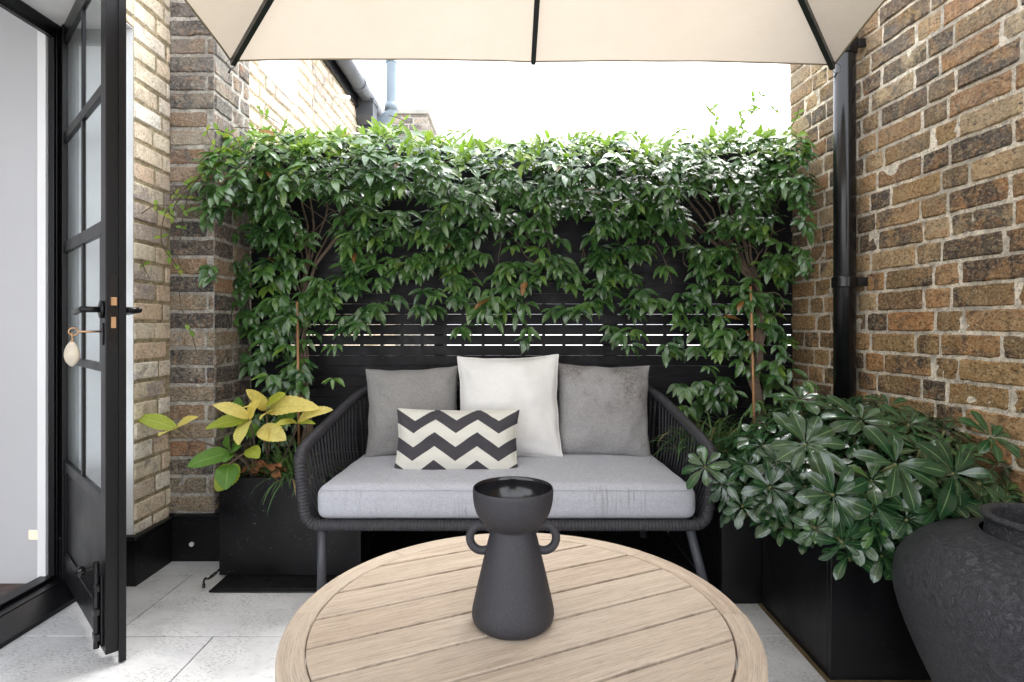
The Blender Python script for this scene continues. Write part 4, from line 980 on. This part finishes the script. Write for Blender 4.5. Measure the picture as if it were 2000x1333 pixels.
for kd, b_, t_, wpx, Yb, Yt in L_:
    a = P(*b_, Yb)-off; e = P(*t_, Yt)-off; dd = e-a
    leaf(HY[kd], a, dd+Vector((0, 0, .02)), Vector((rnd.uniform(-.35, .35), -.75, .75)), dd.length*1.06, wpx*2.25/F*1.15, curl=rnd.uniform(.3, .7), fold=.22, shape='oval', r=rnd.random()*.93, n=20, wave=.10, tooth=1)
for kd, nm in (('y', 'yellow_leaves'), ('l', 'lime_leaves'), ('g', 'green_leaves')): HY[kd].build(nm, M['hyd_'+{'y': 'yellow', 'l': 'lime', 'g': 'green'}[kd]], hy, True)
for pts in (((345, 836, 2.28), (385, 860, 2.28), (430, 876, 2.3), (480, 900, 2.34), (500, 945, 2.4)), ((486, 818, 2.30), (494, 850, 2.32), (500, 900, 2.36), (502, 950, 2.4)), ((520, 800, 2.36), (522, 830, 2.37), (525, 880, 2.38), (515, 950, 2.4)), ((508, 838, 2.3), (520, 880, 2.36), (522, 945, 2.4)), ((582, 824, 2.34), (570, 860, 2.38), (530, 950, 2.42)), ((448, 884, 2.26), (480, 905, 2.3), (496, 945, 2.38)), ((447, 908, 2.24), (470, 890, 2.27), (495, 880, 2.3)), ((488, 880, 2.28), (495, 905, 2.32), (500, 945, 2.38)), ((560, 815, 2.42), (545, 870, 2.42), (530, 950, 2.43))):
    stems.tube([p-off for p in bez([P(*p) for p in pts], 6)], .0042, 8)
stems.build('stems', M['twig'], hy, True)
mb = MB()
for i in range(26):
    p = P(rnd.uniform(470, 560), rnd.uniform(905, 928), rnd.uniform(2.29, 2.5))-off; leaf(mb, p, Vector((rnd.uniform(-1, 1), rnd.uniform(-1, 1), rnd.uniform(-.1, .5))), Vector((rnd.uniform(-.5, .5), -.3, 1)), rnd.uniform(.04, .08), .035, .8, .4, 'oval', .5, 6, .3)
mb.build('dry_leaves', M['dead_leaf'], hy, True)

# ---------------- strap leaved grasses ----------------
def strap_tuft(mb, base, n, L0, L1, spread=1.0, bias=Vector((0, 0, 0)), wd=.009):
    for i in range(n):
        a = rnd.uniform(0, 2*math.pi); el = rnd.uniform(.5, 1.35); L = rnd.uniform(L0, L1); d0 = nrm(Vector((math.cos(a)*math.cos(el)*spread, math.sin(a)*math.cos(el)*spread, math.sin(el)))+bias)
        p = base+Vector((rnd.uniform(-.02, .02), rnd.uniform(-.02, .02), 0)); d_ = d0.copy(); n_ = 9; vv = []; cc = []; r_ = rnd.random()*.92
        if rnd.random() < .06: r_ = 1
        sd = nrm(Vector((-d0.y, d0.x, 0))); g = rnd.uniform(.22, .42)
        for k_ in range(n_+1):
            t = k_/n_; hw_ = wd/2*(1-t**3)*(.6+.4*min(1, t*4)); up = nrm(sd.cross(d_)); vv += [p-sd*hw_+up*hw_*.4, p, p+sd*hw_+up*hw_*.4]; cc += [(r_, 1, t, 1), (r_, 0, t, 1), (r_, 1, t, 1)]
            p = p+d_*L/n_; d_ = nrm(d_+Vector((0, 0, -g*(.4+t))))
        mb.add(vv, [(k_*3+s, k_*3+s+1, (k_+1)*3+s+1, (k_+1)*3+s) for k_ in range(n_) for s in (0, 1)], 0, cc)
mb = MB()
for (x, y, Y, n) in ((1345, 845, 2.35, 34), (1372, 850, 2.28, 36), (1400, 850, 2.35, 34), (1430, 855, 2.3, 30), (1385, 835, 2.5, 34), (1420, 840, 2.48, 26), (1455, 850, 2.4, 20), (1340, 835, 2.5, 20)):
    b_ = P(x, y, Y); b_.z = .475; strap_tuft(mb, b_, n, .13, .25)
tag(mb.build('strap_grass', M['strap'], smooth=True), 'clump of dark strap leaved grass behind the right sofa arm', 'plant')
mb = MB()
for (x, Y, n) in ((545, 2.36, 26), (575, 2.32, 34), (600, 2.38, 26), (560, 2.48, 26)):
    b_ = P(x, 900, Y); b_.z = .36; strap_tuft(mb, b_, n, .16, .28)
for (x, Y) in ((572, 2.29), (590, 2.29)):
    b_ = P(x, 915, Y); b_.z = .385; strap_tuft(mb, b_, 7, .14, .2, bias=Vector((0, -.8, 0)))
tag(mb.build('strap_grass', M['strap'], smooth=True), 'tuft of green strap leaved grass spilling from the left planter', 'plant')

# ---------------- glossy whorled shrub ----------------
sh_ = thing('evergreen_shrub', 'glossy evergreen shrub with whorled leaves filling the right planters', 'shrub', (1.15, 1.9, .4)); off = Vector((1.15, 1.9, .4))
mb = MB(); sm = MB()
C0_ = Vector((1.16, 1.95, .5))
def whorl(c, ax, n, ln, up=.25):
    ax = nrm(ax); t = nrm(ax.cross(Vector((.3, .7, .2)))); b_ = ax.cross(t); a0 = rnd.random()*6
    r0 = rnd.random()*.8
    for ring, (nn_, ll, lift) in enumerate(((n, ln, up), (max(3, n//2), ln*.62, up+.45))):
        for i in range(nn_):
            a = a0+ring*.5+i*2*math.pi/nn_+rnd.uniform(-.2, .2); d_ = t*math.cos(a)+b_*math.sin(a)+ax*(lift+rnd.uniform(-.25, .2))
            if rnd.random() < .07: continue
            L = ll*rnd.uniform(.75, 1.15); leaf(mb, c-off+nrm(d_)*.008, d_, ax, L, L*rnd.uniform(.33, .41), curl=rnd.uniform(.25, .75), fold=rnd.uniform(.08, .28), shape='obov', r=min(.99, r0*.8+rnd.random()*.2+(.12 if ring else 0)), n=9, wave=.10)
    sm.tube([c-off, c-off-ax*.03, c-off-ax*.05+(C0_-c).normalized()*.04], .004, 6)
keys = [ # measured whorl centres: px, py, Y, axis, size
 (1377, 912, 1.92, (-.45, -.6, .6), 8, .095), (1410, 945, 1.92, (-.3, -.8, .1), 6, .08), (1573, 868, 1.62, (-.1, -.75, .75), 10, .12), (1682, 822, 1.72, (0, -.6, .9), 10, .12), (1627, 967, 1.50, (0, -1, .25), 9, .115), (1749, 907, 1.50, (0, -.85, .6), 9, .12), (1862, 925, 1.50, (.15, -.9, .4), 8, .13),
 (1562, 782, 1.85, (-.1, -.4, 1), 9, .105), (1737, 793, 1.92, (.1, -.4, 1), 7, .09), (1505, 952, 1.66, (-.2, -.9, .4), 8, .10), (1592, 1032, 1.56, (-.2, -1, .1), 8, .065), (1935, 855, 1.62, (.1, -.6, .7), 9, .085), (1645, 1060, 1.53, (0, -1, -.2), 6, .085), (1700, 1000, 1.55, (.1, -1, .1), 7, .085), (1520, 905, 1.72, (-.3, -.7, .7), 8, .095), (1480, 860, 1.95, (-.3, -.5, .8), 8, .085), (1775, 830, 1.72, (.1, -.6, .9), 8, .09), (1450, 990, 1.80, (-.4, -.9, .1), 6, .08), (1830, 985, 1.50, (.1, -1, .2), 8, .09)]
for px, py, Y, ax, n, ln in keys: whorl(P(px, py, Y), Vector(ax), n, ln*.86)
C0 = Vector((1.16, 1.93, .46)); RX, RY, RZ = .42, .44, .275; k_ = 0; placed = []
while k_ < 215:
    d_ = nrm(Vector((rnd.gauss(0, 1), rnd.gauss(0, 1), rnd.gauss(0, 1))))
    if d_.z < -.35 or (d_.y > .5): continue
    s = 1-.35*rnd.random()**2.2; p = C0+Vector((d_.x*RX, d_.y*RY, d_.z*RZ))*s
    if p.x > RWX(p.y)-.03: continue
    if p.x < .74: continue
    if p.z < .36 : continue
    if any((p-q).length < .044 for q in placed): continue
    placed.append(p); k_ += 1
    whorl(p, Vector((d_.x*.7, d_.y*.6-.05, abs(d_.z)+.5)), rnd.randint(6, 9), rnd.uniform(.062, .09))
mb.build('leaves', M['pitt'], sh_, True)
for k_ in range(26):
    p = rnd.choice(placed); r0_ = Vector((1.15+rnd.uniform(-.08, .08), 1.85+rnd.uniform(-.08, .08), .40)); sm.tube([q-off for q in bez([r0_, r0_.lerp(p, .5)+Vector((0, 0, .04)), p], 5)], .006, 7)
sm.build('branches', M['stem_green'], sh_, True)
